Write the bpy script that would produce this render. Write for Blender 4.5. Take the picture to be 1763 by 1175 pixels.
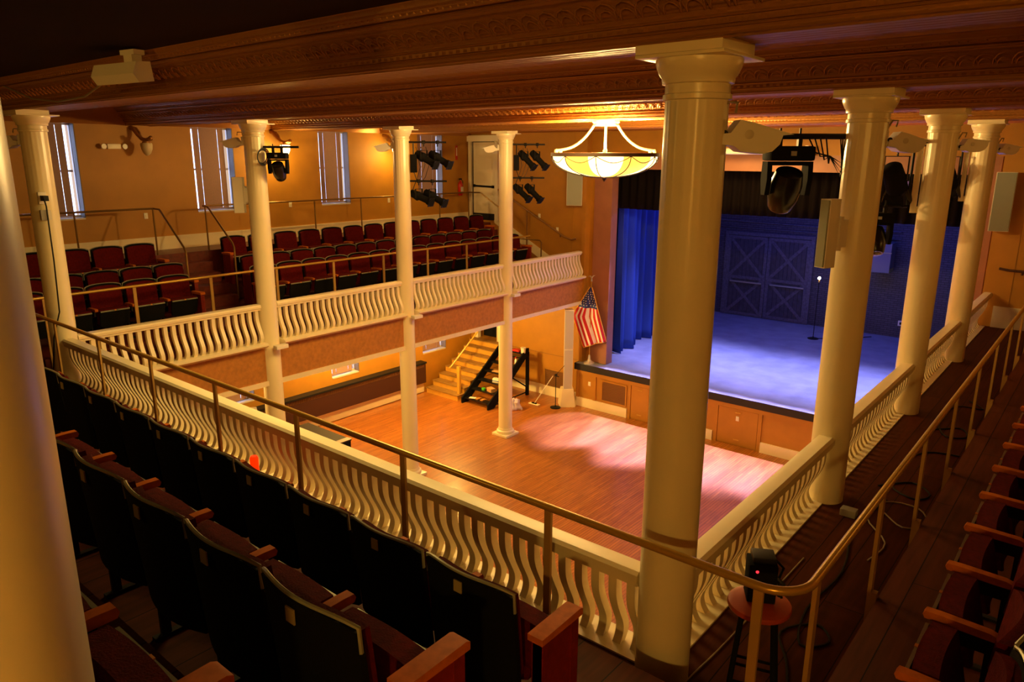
import bpy, bmesh, math, random
from mathutils import Vector, Matrix
random.seed(7)
sin, cos, pi = math.sin, math.cos, math.pi
for o in list(bpy.data.objects): bpy.data.objects.remove(o)
SC = bpy.context.scene
COL = SC.collection

# ------------------------------------------------------------------ camera
cam_d = bpy.data.cameras.new('camera'); cam = bpy.data.objects.new('camera', cam_d); COL.objects.link(cam)
YAW, PIT, ROL = 0.6921, 0.2482, 0.0041
F = Vector((-sin(YAW)*cos(PIT), cos(YAW)*cos(PIT), -sin(PIT)))
R0 = Vector((cos(YAW), sin(YAW), 0)); U0 = R0.cross(F)
Rr = R0*cos(ROL)+U0*sin(ROL); Uu = -R0*sin(ROL)+U0*cos(ROL)
M = Matrix((Rr, Uu, -F)).transposed().to_4x4(); M.translation = Vector((1.858, -3.776, 7.0355))
cam.matrix_world = M
cam_d.sensor_width = 36; cam_d.lens = 1260.8/1763*36; cam_d.clip_start = 0.05; cam_d.clip_end = 200
SC.camera = cam
SC.view_settings.view_transform = 'Standard'; SC.view_settings.look = 'None'
SC.view_settings.gamma = 1; SC.view_settings.exposure = 0.9
try: SC.view_settings.use_curve_mapping = False
except Exception: pass

# ------------------------------------------------------------------ daylight outside, lamps and added fill lights
W = bpy.data.worlds.new('daylight'); SC.world = W; W.use_nodes = True
bg = W.node_tree.nodes['Background']; bg.inputs[0].default_value = (0.50, 0.60, 1.0, 1); bg.inputs[1].default_value = 3.2

def lamp(name, kind, loc, energy, color, size=0.1, target=None, spot=None, blend=0.5, sy=None):
    d = bpy.data.lights.new(name, kind); d.energy = energy; d.color = color
    if kind == 'AREA':
        d.size = size
        if sy: d.shape = 'RECTANGLE'; d.size_y = sy
    else: d.shadow_soft_size = size
    if kind == 'SPOT': d.spot_size = math.radians(spot); d.spot_blend = blend
    o = bpy.data.objects.new(name, d); COL.objects.link(o); o.location = loc
    if target is not None: o.rotation_euler = (Vector(target)-Vector(loc)).to_track_quat('-Z', 'Y').to_euler()
    return o
WARM = (1.0, 0.54, 0.09)
# warm lamp read off the column shadow, then unseen fill lamps added in the galleries
lamp('rear_gallery_light', 'POINT', (3.9, -7.2, 7.45), 190, WARM, 0.10)
lamp('rear_gallery_light', 'POINT', (-4.8, -4.2, 7.3), 25, WARM, 0.25)  # unseen fill lamp added for the rear gallery
lamp('side_gallery_fill', 'POINT', (3.4, 6.0, 7.2), 14, WARM, 0.2)
# area lamps without fixtures, added to fill the hall with warm ambient
lamp('hall_fill_light', 'AREA', (-4.84, 1.9, 7.45), 115, (1.0, 0.66, 0.19), 2.4, (-4.84, 1.9, 0), sy=1.6)
lamp('hall_fill_light', 'AREA', (-4.84, 5.0, 7.45), 120, (1.0, 0.64, 0.19), 2.0, (-4.84, 5.0, 0), sy=1.6)
lamp('hall_fill_light', 'AREA', (-4.84, 11.5, 7.45), 110, (1.0, 0.62, 0.18), 2.4, (-4.84, 11.3, 0), sy=1.6)
# under the left gallery
for x, y in ((-12.0, 2.2), (-12.9, 7.6), (-11.9, 10.2)):
    lamp('under_gallery_light', 'POINT', (x, y, 2.75), 200, (1.0, 0.62, 0.14), 0.12)
# stage lights
BLUE = (0.06, 0.11, 1.0); VIO = (0.33, 0.33, 1.0)
lamp('stage_wash_light', 'AREA', (-4.8, 17.6, 7.2), 170, BLUE, 7.0, (-4.8, 18.0, 1.2), sy=3.0)
for x in (-8.0, -6.0, -4.0, -2.0, -0.4):
    lamp('stage_spot_light', 'SPOT', (x, 15.1, 7.0), 1550, VIO, 0.08, (x+0.2, 15.6, 1.26), spot=56, blend=0.9)
lamp('curtain_side_light', 'SPOT', (-7.6, 14.3, 6.9), 70, (0.10, 0.22, 1.0), 0.03, (-9.6, 15.6, 2.5), spot=60, blend=0.6)
for k in range(11):
    x = -9.1+0.82*k
    lamp('apron_spot_light', 'SPOT', (x, 14.47, 6.6), 3000, (0.45, 0.38, 1.0), 0.04, (x, 11.35, 0), spot=26, blend=0.4)

# ------------------------------------------------------------------ materials
MATS = {}
def mat(name, color, rough=0.6, metal=0.0, noise=0.0, nscale=8.0, bump=0.0, bscale=40.0, emis=None, estr=0.0, spec=0.5, col2=None, trans=0.0, coat=0.0):
    if name in MATS: return MATS[name]
    m = bpy.data.materials.new(name); m.use_nodes = True; nt = m.node_tree; b = nt.nodes['Principled BSDF']
    b.inputs['Base Color'].default_value = (*color, 1); b.inputs['Roughness'].default_value = rough
    b.inputs['Metallic'].default_value = metal; b.inputs['Specular IOR Level'].default_value = spec
    b.inputs['Coat Weight'].default_value = coat
    if trans: b.inputs['Transmission Weight'].default_value = trans
    tc = nt.nodes.new('ShaderNodeTexCoord')
    if noise or col2:
        n = nt.nodes.new('ShaderNodeTexNoise'); n.inputs['Scale'].default_value = nscale; n.inputs['Detail'].default_value = 5
        nt.links.new(tc.outputs['Object'], n.inputs['Vector'])
        r = nt.nodes.new('ShaderNodeMix'); r.data_type = 'RGBA'
        c2 = col2 if col2 else tuple(c*(1-noise) for c in color)
        r.inputs[6].default_value = (*color, 1); r.inputs[7].default_value = (*c2, 1)
        cr = nt.nodes.new('ShaderNodeMapRange'); cr.inputs[1].default_value = 0.35; cr.inputs[2].default_value = 0.7
        nt.links.new(n.outputs[0], cr.inputs[0]); nt.links.new(cr.outputs[0], r.inputs[0]); nt.links.new(r.outputs[2], b.inputs['Base Color'])
    if bump:
        n = nt.nodes.new('ShaderNodeTexNoise'); n.inputs['Scale'].default_value = bscale; n.inputs['Detail'].default_value = 3
        nt.links.new(tc.outputs['Object'], n.inputs['Vector'])
        bp = nt.nodes.new('ShaderNodeBump'); bp.inputs['Strength'].default_value = bump; bp.inputs['Distance'].default_value = 0.01
        nt.links.new(n.outputs[0], bp.inputs['Height']); nt.links.new(bp.outputs[0], b.inputs['Normal'])
    if emis: b.inputs['Emission Color'].default_value = (*emis, 1); b.inputs['Emission Strength'].default_value = estr
    MATS[name] = m; return m

def plank_mat(name, c1, c2, mortar, rough, width=0.09, length=1.6, rot=0.0, coat=0.0, msize=0.004, bump=0.15):
    m = bpy.data.materials.new(name); m.use_nodes = True; nt = m.node_tree; b = nt.nodes['Principled BSDF']
    tc = nt.nodes.new('ShaderNodeTexCoord'); mp = nt.nodes.new('ShaderNodeMapping'); mp.inputs['Rotation'].default_value[2] = rot
    nt.links.new(tc.outputs['Object'], mp.inputs['Vector'])
    br = nt.nodes.new('ShaderNodeTexBrick'); br.inputs['Scale'].default_value = 1; br.inputs['Brick Width'].default_value = length; br.inputs['Row Height'].default_value = width
    br.inputs['Mortar Size'].default_value = msize; br.inputs['Color1'].default_value = (*c1, 1); br.inputs['Color2'].default_value = (*c2, 1); br.inputs['Mortar'].default_value = (*mortar, 1)
    br.inputs['Bias'].default_value = 0.0
    nt.links.new(mp.outputs[0], br.inputs['Vector'])
    mp2 = nt.nodes.new('ShaderNodeMapping'); mp2.inputs['Scale'].default_value = (1.2, 14, 1); nt.links.new(mp.outputs[0], mp2.inputs['Vector'])
    n = nt.nodes.new('ShaderNodeTexNoise'); n.inputs['Scale'].default_value = 1.6; n.inputs['Detail'].default_value = 6; nt.links.new(mp2.outputs[0], n.inputs['Vector'])
    mx = nt.nodes.new('ShaderNodeMix'); mx.data_type = 'RGBA'; mx.blend_type = 'MULTIPLY'; mx.inputs[0].default_value = 0.75
    rp = nt.nodes.new('ShaderNodeMapRange'); rp.inputs[1].default_value = 0.3; rp.inputs[2].default_value = 0.7; rp.inputs[3].default_value = 0.55; rp.inputs[4].default_value = 1.15
    nt.links.new(n.outputs[0], rp.inputs[0]); nt.links.new(br.outputs[0], mx.inputs[6]); nt.links.new(rp.outputs[0], mx.inputs[7])
    nt.links.new(mx.outputs[2], b.inputs['Base Color'])
    b.inputs['Roughness'].default_value = rough; b.inputs['Coat Weight'].default_value = coat; b.inputs['Coat Roughness'].default_value = 0.12
    b.inputs['Specular IOR Level'].default_value = 0.5 if coat else 0.12
    bp = nt.nodes.new('ShaderNodeBump'); bp.inputs['Strength'].default_value = bump; bp.inputs['Distance'].default_value = 0.005
    nt.links.new(br.outputs['Fac'], bp.inputs['Height']); bp.invert = True; nt.links.new(bp.outputs[0], b.inputs['Normal'])
    MATS[name] = m; return m

def brick_mat(name, c1, c2, mortar):
    m = bpy.data.materials.new(name); m.use_nodes = True; nt = m.node_tree; b = nt.nodes['Principled BSDF']
    tc = nt.nodes.new('ShaderNodeTexCoord'); mp = nt.nodes.new('ShaderNodeMapping'); mp.inputs['Rotation'].default_value[0] = pi/2
    nt.links.new(tc.outputs['Object'], mp.inputs['Vector'])
    br = nt.nodes.new('ShaderNodeTexBrick'); br.inputs['Scale'].default_value = 1; br.inputs['Brick Width'].default_value = 0.21; br.inputs['Row Height'].default_value = 0.07; br.inputs['Mortar Size'].default_value = 0.008
    for k, c in (('Color1', c1), ('Color2', c2), ('Mortar', mortar)): br.inputs[k].default_value = (*c, 1)
    nt.links.new(mp.outputs[0], br.inputs['Vector']); nt.links.new(br.outputs[0], b.inputs['Base Color']); b.inputs['Roughness'].default_value = 0.55
    n = nt.nodes.new('ShaderNodeTexNoise'); n.inputs['Scale'].default_value = 9; nt.links.new(tc.outputs['Object'], n.inputs['Vector'])
    ad = nt.nodes.new('ShaderNodeMath'); ad.operation = 'SUBTRACT'; nt.links.new(n.outputs[0], ad.inputs[0]); nt.links.new(br.outputs['Fac'], ad.inputs[1])
    bp = nt.nodes.new('ShaderNodeBump'); bp.inputs['Strength'].default_value = 0.8; bp.inputs['Distance'].default_value = 0.02
    nt.links.new(ad.outputs[0], bp.inputs['Height']); nt.links.new(bp.outputs[0], b.inputs['Normal'])
    MATS[name] = m; return m

def tin_mat(name, color, scale=5.5):
    # stamped tin: running scroll relief along the moulding
    m = bpy.data.materials.new(name); m.use_nodes = True; nt = m.node_tree; b = nt.nodes['Principled BSDF']
    b.inputs['Base Color'].default_value = (*color, 1); b.inputs['Roughness'].default_value = 0.5; b.inputs['Metallic'].default_value = 0.15
    tc = nt.nodes.new('ShaderNodeTexCoord')
    v = nt.nodes.new('ShaderNodeTexVoronoi'); v.inputs['Scale'].default_value = scale; v.inputs['Randomness'].default_value = 0.05
    nt.links.new(tc.outputs['Object'], v.inputs['Vector'])
    w = nt.nodes.new('ShaderNodeTexWave'); w.wave_type = 'RINGS'; w.inputs['Scale'].default_value = 3.0; w.inputs['Distortion'].default_value = 2.0
    mp = nt.nodes.new('ShaderNodeVectorMath'); mp.operation = 'FRACTION'
    sc = nt.nodes.new('ShaderNodeVectorMath'); sc.operation = 'SCALE'; sc.inputs['Scale'].default_value = 3.6
    nt.links.new(tc.outputs['Object'], sc.inputs[0]); nt.links.new(sc.outputs[0], mp.inputs[0])
    sb = nt.nodes.new('ShaderNodeVectorMath'); sb.operation = 'SUBTRACT'; sb.inputs[1].default_value = (0.5, 0.5, 0.5)
    nt.links.new(mp.outputs[0], sb.inputs[0]); nt.links.new(sb.outputs[0], w.inputs['Vector'])
    ad = nt.nodes.new('ShaderNodeMath'); ad.operation = 'ADD'; nt.links.new(v.outputs['Distance'], ad.inputs[0]); nt.links.new(w.outputs['Fac'], ad.inputs[1])
    bp = nt.nodes.new('ShaderNodeBump'); bp.inputs['Strength'].default_value = 0.45; bp.inputs['Distance'].default_value = 0.02
    nt.links.new(ad.outputs[0], bp.inputs['Height']); nt.links.new(bp.outputs[0], b.inputs['Normal'])
    MATS[name] = m; return m

wall_m = mat('ochre_wall_paint', (0.46, 0.205, 0.014), 0.6, noise=0.12, nscale=2.5, bump=0.1)
violet_lit_m = mat('violet_lit_casing', (0.36, 0.15, 0.085), 0.5, noise=0.15, nscale=3)  # casing colour with the violet stage light mixed in
fascia_m = mat('fascia_fabric', (0.50, 0.205, 0.035), 0.7, noise=0.25, nscale=14, bump=0.3, bscale=90)
cream_m = mat('cream_paint', (0.88, 0.77, 0.52), 0.35, noise=0.06, nscale=3)
column_m = mat('column_paint', (0.90, 0.80, 0.53), 0.3, noise=0.05, nscale=2)
white_m = mat('white_plastic', (0.80, 0.76, 0.66), 0.4)
grey_cloth = mat('speaker_grille_cloth', (0.33, 0.36, 0.29), 0.7, bump=0.3, bscale=300)
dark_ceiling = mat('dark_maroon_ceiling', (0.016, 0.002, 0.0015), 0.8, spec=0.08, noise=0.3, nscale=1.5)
hall_ceiling = mat('rust_tin_ceiling', (0.20, 0.045, 0.012), 0.5, bump=0.4, bscale=14)
tin_m = tin_mat('bronze_stamped_tin', (0.33, 0.135, 0.026))
tin_plain = mat('bronze_tin', (0.38, 0.145, 0.028), 0.32, metal=0.35)
gold_bead = mat('gilded_bead', (0.38, 0.165, 0.035), 0.34, metal=0.4)
hall_floor = plank_mat('maple_floor', (0.52, 0.185, 0.024), (0.40, 0.125, 0.015), (0.18, 0.05, 0.01), 0.42, 0.057, 1.1, pi/2, coat=0.35)
gal_floor = plank_mat('dark_plank_floor', (0.100, 0.022, 0.006), (0.080, 0.016, 0.004), (0.012, 0.003, 0.002), 0.62, 0.28, 3.0, pi/2)
dark_wood = mat('red_stained_wood', (0.16, 0.022, 0.008), 0.4, noise=0.4, nscale=12)
stair_wood = mat('pale_oak', (0.72, 0.38, 0.05), 0.4, noise=0.15, nscale=6)
tread_wood = mat('worn_oak_tread', (0.36, 0.20, 0.045), 0.55, noise=0.25, nscale=8)
arm_wood = mat('orange_varnished_arm', (0.62, 0.155, 0.018), 0.55, spec=0.06, noise=0.25, nscale=20)
end_wood = mat('red_end_panel', (0.26, 0.018, 0.006), 0.38, noise=0.35, nscale=22)
velvet = mat('maroon_velvet', (0.12, 0.005, 0.004), 0.9, spec=0.12, noise=0.35, nscale=30, bump=0.3, bscale=120)
shell_m = mat('black_green_shell', (0.004, 0.0042, 0.003), 0.8, bump=0.3, bscale=200, spec=0.15)
rim_m = mat('dull_metal_edge', (0.40, 0.40, 0.30), 0.35, metal=0.4)
iron_m = mat('black_iron', (0.010, 0.010, 0.011), 0.5, spec=0.25)
black_m = mat('black_paint', (0.008, 0.008, 0.009), 0.85, spec=0.1)
gloss_black = mat('gloss_black', (0.010, 0.009, 0.010), 0.25, spec=0.35)
brass_m = mat('brass_tone_rail', (0.60, 0.36, 0.06), 0.28, metal=0.4)
brass_post = mat('tan_rail_post', (0.50, 0.29, 0.08), 0.38, metal=0.1)
old_brass = mat('aged_brass_pipe', (0.22, 0.12, 0.03), 0.35, metal=0.6)
stage_m = mat('stage_deck_paint', (0.28, 0.30, 0.38), 0.55, noise=0.25, nscale=2.2, bump=0.2, bscale=20)
lip_m = mat('stage_lip_black', (0.012, 0.010, 0.014), 0.6)
brick_m = brick_mat('painted_brick', (0.075, 0.075, 0.10), (0.05, 0.05, 0.075), (0.02, 0.02, 0.03))
barn_m = mat('dark_door_boards', (0.055, 0.055, 0.075), 0.5, noise=0.4, nscale=9)
brace_m = mat('worn_brace_boards', (0.11, 0.11, 0.15), 0.5, noise=0.5, nscale=12)
blue_cur = mat('blue_velour', (0.012, 0.05, 0.30), 0.8, bump=0.2, bscale=80)
black_cur = mat('black_velour', (0.005, 0.003, 0.003), 0.9, spec=0.08)
blind_m = mat('mauve_roller_blind', (0.34, 0.20, 0.17), 0.7, noise=0.08, nscale=30)
frame_m = mat('window_frame_paint', (0.62, 0.55, 0.45), 0.4)
door_m = mat('white_door_paint', (0.78, 0.70, 0.56), 0.4)
dgrey_m = mat('dark_brown_panel', (0.050, 0.014, 0.008), 0.5)
grille_m = mat('grille_brown', (0.20, 0.085, 0.025), 0.5)
paper_m = mat('paper', (0.75, 0.70, 0.62), 0.6)
glass_m = mat('window_glass', (0.9, 0.95, 1.0), 0.02, trans=1.0)

# ------------------------------------------------------------------ mesh helpers
class MB:
    def __init__(s): s.bm = bmesh.new(); s.mi = 0
    def quads(s, rows, closed_u=False, closed_v=False):
        vs = [[s.bm.verts.new(p) for p in r] for r in rows]
        nr, nc = len(vs), len(vs[0])
        for i in range(nr if closed_v else nr-1):
            for j in range(nc if closed_u else nc-1):
                try:
                    f = s.bm.faces.new((vs[i][j], vs[i][(j+1) % nc], vs[(i+1) % nr][(j+1) % nc], vs[(i+1) % nr][j])); f.material_index = s.mi
                except ValueError: pass
        return vs
    def cap(s, ring):
        try: f = s.bm.faces.new(ring); f.material_index = s.mi
        except ValueError: pass
    def box(s, x0, x1, y0, y1, z0, z1, mtx=None, bev=0.0):
        ps = [Vector((x, y, z)) for z in (z0, z1) for x, y in ((x0, y0), (x1, y0), (x1, y1), (x0, y1))]
        if mtx: ps = [mtx @ p for p in ps]
        v = [s.bm.verts.new(p) for p in ps]
        fs = []
        for q in ((3, 2, 1, 0), (4, 5, 6, 7), (0, 1, 5, 4), (1, 2, 6, 5), (2, 3, 7, 6), (3, 0, 4, 7)):
            f = s.bm.faces.new([v[i] for i in q]); f.material_index = s.mi; fs.append(f)
        if bev:
            es = list({e for f in fs for e in f.edges})
            bmesh.ops.bevel(s.bm, geom=es, offset=bev, segments=2, affect='EDGES', profile=0.6)
        return s
    def cbox(s, c, sz, mtx=None, bev=0.0):
        return s.box(c[0]-sz[0]/2, c[0]+sz[0]/2, c[1]-sz[1]/2, c[1]+sz[1]/2, c[2]-sz[2]/2, c[2]+sz[2]/2, mtx, bev)
    def tube(s, pts, r, n=8, sy=1.0):
        pts = [Vector(p) for p in pts]; rows = []
        rr = r if isinstance(r, (list, tuple)) else [r]*len(pts)
        prev = None
        for i, p in enumerate(pts):
            a = pts[max(0, i-1)]; b = pts[min(len(pts)-1, i+1)]; d = (b-a).normalized()
            if prev is None:
                up = Vector((0, 0, 1)) if abs(d.z) < 0.95 else Vector((1, 0, 0))
                u = d.cross(up).normalized()
            else:
                u = (prev-d*prev.dot(d)).normalized()
            prev = u; w = d.cross(u).normalized()
            rows.append([p+u*(cos(2*pi*k/n)*rr[i])+w*(sin(2*pi*k/n)*rr[i]*sy) for k in range(n)])
        vs = s.quads(rows, closed_u=True); s.cap(vs[0][::-1]); s.cap(vs[-1]); return s
    def lathe(s, prof, c=(0, 0, 0), n=24, mtx=None, rad=None, cap=True):
        rows = []
        for (r, z) in prof:
            row = []
            for k in range(n):
                a = 2*pi*k/n; q = r*(rad(a, z) if rad else 1)
                p = Vector((c[0]+q*cos(a), c[1]+q*sin(a), c[2]+z)); row.append(mtx @ p if mtx else p)
            rows.append(row)
        vs = s.quads(rows, closed_u=True)
        if cap: s.cap(vs[0][::-1]); s.cap(vs[-1])
        return s
    def prism(s, poly, fn, a, b):
        # poly 2-D list, fn(u,v,t)->Vector, extruded from t=a to t=b
        r0 = [fn(u, v, a) for u, v in poly]; r1 = [fn(u, v, b) for u, v in poly]
        vs = s.quads([r0, r1], closed_u=True); s.cap(vs[0][::-1]); s.cap(vs[1]); return s
    def ball(s, c, r, n=8, sz=1.0):
        prof = [(max(1e-4, r*sin(pi*i/(n//2+1))), -r*sz*cos(pi*i/(n//2+1))) for i in range(n//2+2)]
        return s.lathe(prof, c, n)
    def build(s, name, mats, parent=None, loc=(0, 0, 0), smooth=True, ang=40):
        bmesh.ops.remove_doubles(s.bm, verts=s.bm.verts, dist=1e-5)
        bmesh.ops.recalc_face_normals(s.bm, faces=s.bm.faces)
        me = bpy.data.meshes.new(name)
        if any(loc):
            bmesh.ops.translate(s.bm, vec=-Vector(loc), verts=s.bm.verts)
        s.bm.to_mesh(me); s.bm.free()
        for m in (mats if isinstance(mats, (list, tuple)) else [mats]): me.materials.append(m)
        if smooth:
            for p in me.polygons: p.use_smooth = True
            me.set_sharp_from_angle(angle=math.radians(ang))
        o = bpy.data.objects.new(name, me); COL.objects.link(o); o.location = loc
        if parent: o.parent = parent
        return o
def tag(o, label, cat, group=None, kind=None):
    o['label'] = label; o['category'] = cat
    if group: o['group'] = group
    if kind: o['kind'] = kind
    return o
def thing(name, label, cat, loc=(0, 0, 0), rz=0, group=None):
    o = bpy.data.objects.new(name, None); COL.objects.link(o); o.location = loc; o.rotation_euler = (0, 0, rz); o.empty_display_size = 0.1
    return tag(o, label, cat, group)
def struct(name, mb, m, label=None, cat='building part', smooth=True):
    o = mb.build(name, m, smooth=smooth); o['kind'] = 'structure'; o['label'] = label or name.replace('_', ' '); o['category'] = cat
    return o
def copy_tree(o, parent=None):
    c = o.copy(); COL.objects.link(c)
    if parent: c.parent = parent
    for ch in list(o.children): copy_tree(ch, c)
    return c
def arc(c, r, a0, a1, n, f): return [f(c, r, a0+(a1-a0)*i/n) for i in range(n+1)]
ORD = ['first', 'second', 'third', 'fourth', 'fifth', 'sixth', 'seventh', 'eighth', 'ninth', 'tenth', 'eleventh', 'twelfth', 'thirteenth', 'fourteenth', 'fifteenth', 'sixteenth', 'seventeenth']

# ------------------------------------------------------------------ setting
WX = -9.69; S = 3.3; YP = 13.2; XL = -13.93; XR = 4.4; YB = -8.5; CZ = 7.92; OL, OR_, OT = -8.9, -0.62, 6.72
b = MB().box(XL, XR, YB, YP+0.35, -0.3, 0); struct('floor', b, hall_floor, 'polished orange maple dance floor of the hall', 'floor')
# left wall with window openings (thick)
wins = [(1.15, 1.86), (4.40, 5.13), (7.68, 8.36), (11.03, 11.78)]
ZW0, ZW1 = 5.80, 7.62
lowz0, lowz1 = 1.18, 2.75
b = MB(); T = 0.42
def wall_strip(b, y0, y1, z0, z1): b.box(XL-T, XL, y0, y1, z0, z1)
ys = [YB]+[v for w in wins for v in (w[0], w[1]+0.22)]+[22.9]
for i in range(0, len(ys), 2): wall_strip(b, ys[i], ys[i+1] if i+1 < len(ys) else ys[i], 0, CZ)
for w in wins:
    a, c = w[0], w[1]+0.22
    wall_strip(b, a, c, 0, lowz0); wall_strip(b, a, c, lowz1, ZW0); wall_strip(b, a, c, ZW1, CZ)
struct('wall_left', b, wall_m, 'ochre left side wall with tall windows', 'wall', smooth=False)
b = MB().box(XR, XR+0.3, YB, 22.9, -0.3, CZ); struct('wall_right', b, wall_m, 'ochre right side wall', 'wall')
b = MB().box(XL-T, XR+0.3, YB-0.3, YB, -0.3, CZ); struct('wall_rear', b, wall_m, 'rear wall', 'wall')
# proscenium wall, with door opening up left and low door at stair head
b = MB(); t0, t1 = YP, YP+0.35
DX0, DX1, DZ0, DZ1 = -13.78, -12.84, 5.12, 7.44
LX0, LX1, LZ0, LZ1 = -13.70, -12.80, 1.34, 2.98
b.box(XL, LX0, t0, t1, 0, CZ); b.box(LX0, LX1, t0, t1, 0, LZ0); b.box(LX0, LX1, t0, t1, LZ1, CZ)
b.box(LX1, -9.58, t0, t1+0.1, 0, CZ); b.box(-9.58, OL, 13.40, t1+0.1, 0, CZ); b.box(-0.1, XR, t0, t1+0.1, 0, CZ); b.box(OR_, -0.1, 13.40, t1+0.1, 0, CZ); b.box(OL, OR_, 13.40, t1+0.1, OT, CZ)
struct('wall_stage', b, wall_m, 'ochre proscenium wall around the stage opening', 'wall', smooth=False)
b = MB().box(LX0-0.3, LX1+0.3, t1, t1+1.2, 1.2, 3.0); struct('passage_dark_block', b, black_m, 'black block standing in for the shaded passage at the stair head', 'passage')  # solid black block fills the doorway in place of shade
# proscenium casing
b = MB(); b.box(OL-0.54, OL+0.02, 13.37, 13.68, 1.27, OT+0.34); b.box(OR_-0.02, OR_+0.48, 13.37, 13.68, 1.27, OT+0.34)
b.box(OL+0.02, OR_-0.02, 13.37, 13.68, OT-0.02, OT+0.34)
struct('trim_1', b, violet_lit_m, 'casing framing the stage opening, violet light put into its colour', 'trim', smooth=False)
b = MB(); b.box(-9.70, -9.58, YP-0.03, YP, 1.27, 7.6)
for x, z0, z1 in ((-10.02, 3.8, 7.7), (-12.3, 3.8, 7.7), (-1.0+1.35, 3.8, 7.7), (1.7, 3.8, 7.7)): b.box(x-0.012, x+0.012, YP-0.008, YP, z0, z1)
struct('trim_2', b, wall_m, 'ochre panel strips on the stage wall', 'trim', smooth=False)
# ceilings
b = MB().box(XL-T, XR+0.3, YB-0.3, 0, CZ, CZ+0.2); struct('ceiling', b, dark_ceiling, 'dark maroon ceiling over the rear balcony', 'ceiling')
b = MB().box(XL-T, XR+0.3, 0, YP+0.35, CZ, CZ+0.2)
b.box(-12.5, XR+0.3, YP+0.35, 22.9, 7.92, 8.1); struct('ceiling_stage', b, hall_ceiling, 'rust coloured tin ceiling between the beams', 'ceiling')
# beams
BEAM = [(-0.20, 7.60), (-0.24, 7.585), (-0.26, 7.60), (-0.26, 7.635), (-0.29, 7.645), (-0.29, 7.672), (-0.31, 7.68), (-0.315, 7.71), (-0.34, 7.725),
        (-0.37, 7.765), (-0.41, 7.80), (-0.46, 7.822), (-0.47, 7.84), (-0.50, 7.85), (-0.515, 7.875), (-0.54, 7.885), (-0.56, 7.92)]
def beam(y, label):
    t = thing('ceiling_beam', label, 'beam', (0, y, 7.6), group='stamped tin beams across the ceiling')
    poly = BEAM+[(-u, v) for u, v in BEAM[::-1]]
    MB().prism(poly, lambda u, v, x: Vector((x, u, v-7.6)), XL, XR).build('beam_casing', tin_m, t, ang=25)
    bb = MB()
    for sgn in (-1, 1):
        A = Vector((0, sgn*0.335, 0.112)); Bv = Vector((0, sgn*0.462, 0.214)); dv = (Bv-A).normalized(); nn = Vector((0, sgn*0.6, -0.8))*0.006
        n = 150
        for k in range(n):
            x = XL+0.15+(XR-XL-0.3)*k/(n-1)
            for R_ in (0.075, 0.045):
                bb.tube([A+nn+Vector((x, 0, 0))+Vector((1, 0, 0))*(R_*cos(pi*q/6))+dv*(R_*1.5*sin(pi*q/6)) for q in range(7)], 0.0055, 4)
        for (u, v, r) in ((0.275, 0.036, 0.008), (0.31, 0.078, 0.008), (0.475, 0.232, 0.007), (0.53, 0.284, 0.008)):
            bb.tube([(XL, sgn*u, v), (XR, sgn*u, v)], r, 6)
    for k in range(300):
        x = XL+0.05+(XR-XL-0.1)*k/299
        for sgn in (-1, 1): bb.cbox((x, sgn*0.283, 0.056), (0.028, 0.016, 0.022)); bb.ball((x, sgn*0.505, 0.262), 0.010, 4)
    bb.build('bead_moulding', gold_bead, t)
beam(0, 'bronze stamped tin beam nearest the camera, resting on the near corner column')
beam(S, 'bronze stamped tin beam over the second row of columns')
beam(2*S, 'bronze stamped tin beam lit gold above the chandelier')
beam(3*S, 'bronze stamped tin beam over the columns nearest the stage')
# cornice at proscenium wall
b = MB().prism([(0, 7.66), (-0.05, 7.66), (-0.08, 7.70), (-0.12, 7.74), (-0.2, 7.8), (-0.3, 7.86), (-0.34, 7.92), (0, 7.92)], lambda u, v, x: Vector((x, YP+u, v)), XL, XR)
struct('trim_3', b, tin_plain, 'bronze cornice along the top of the stage wall', 'trim')
b = MB().prism([(0, 7.60), (0.05, 7.60), (0.08, 7.66), (0.16, 7.78), (0.26, 7.86), (0.3, 7.92), (0, 7.92)], lambda u, v, y: Vector((XL+u, y, v)), YB, YP)
struct('trim_4', b, tin_plain, 'bronze cornice along the top of the left wall', 'trim')

# left gallery floors
b = MB()
b.box(XL, WX+0.05, 0.0, YP, 3.06, 3.78)
b.box(XL, -10.62, 0.0, YP, 3.78, 3.95)
b.box(XL, -11.62, 0.0, YP, 3.95, 4.06)
for (y0, y1) in ((-3, 2.9), (4.02, 12.6)):
    y0 = max(y0, 0.0)
    b.box(XL, -12.38, y0, y1, 4.06, 4.40); b.box(XL, -13.08, y0, y1, 4.40, 5.05)
for (y0, y1) in ((2.9, 4.02), (12.6, YP)):
    for k, x in enumerate((-11.9, -12.2, -12.5, -12.8, -13.08)):
        b.box(XL, x, y0, y1, 4.06+0.198*k, 4.06+0.198*(k+1))
struct('floor_left_balcony', b, dark_wood, 'stepped floor of the left balcony', 'floor', smooth=False)
b = MB(); b.box(XL, XR, YB, 0.0, 3.06, 3.78)
b.box(XL, XR, YB, -0.5, 3.78, 4.16)
b.box(XL, 0.13, YB, -1.74, 4.16, 4.58); b.box(XL, 0.13, YB, -2.66, 4.58, 4.98); b.box(XL, 0.22, YB, -3.72, 4.98, 5.40)
b.box(XR-0.9, XR, -0.5, YP, 3.78, 4.5)
struct('floor_rear_balcony', b, gal_floor, 'stepped plank floor of the rear balcony', 'floor', smooth=False)
b = MB(); b.box(-0.02, XR, 0.0, YP, 3.06, 3.78); b.box(0.98, XR-0.9, -0.5, YP, 3.78, 4.16)
struct('floor_right_balcony', b, gal_floor, 'dark plank floor of the right balcony', 'floor', smooth=False)
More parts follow.
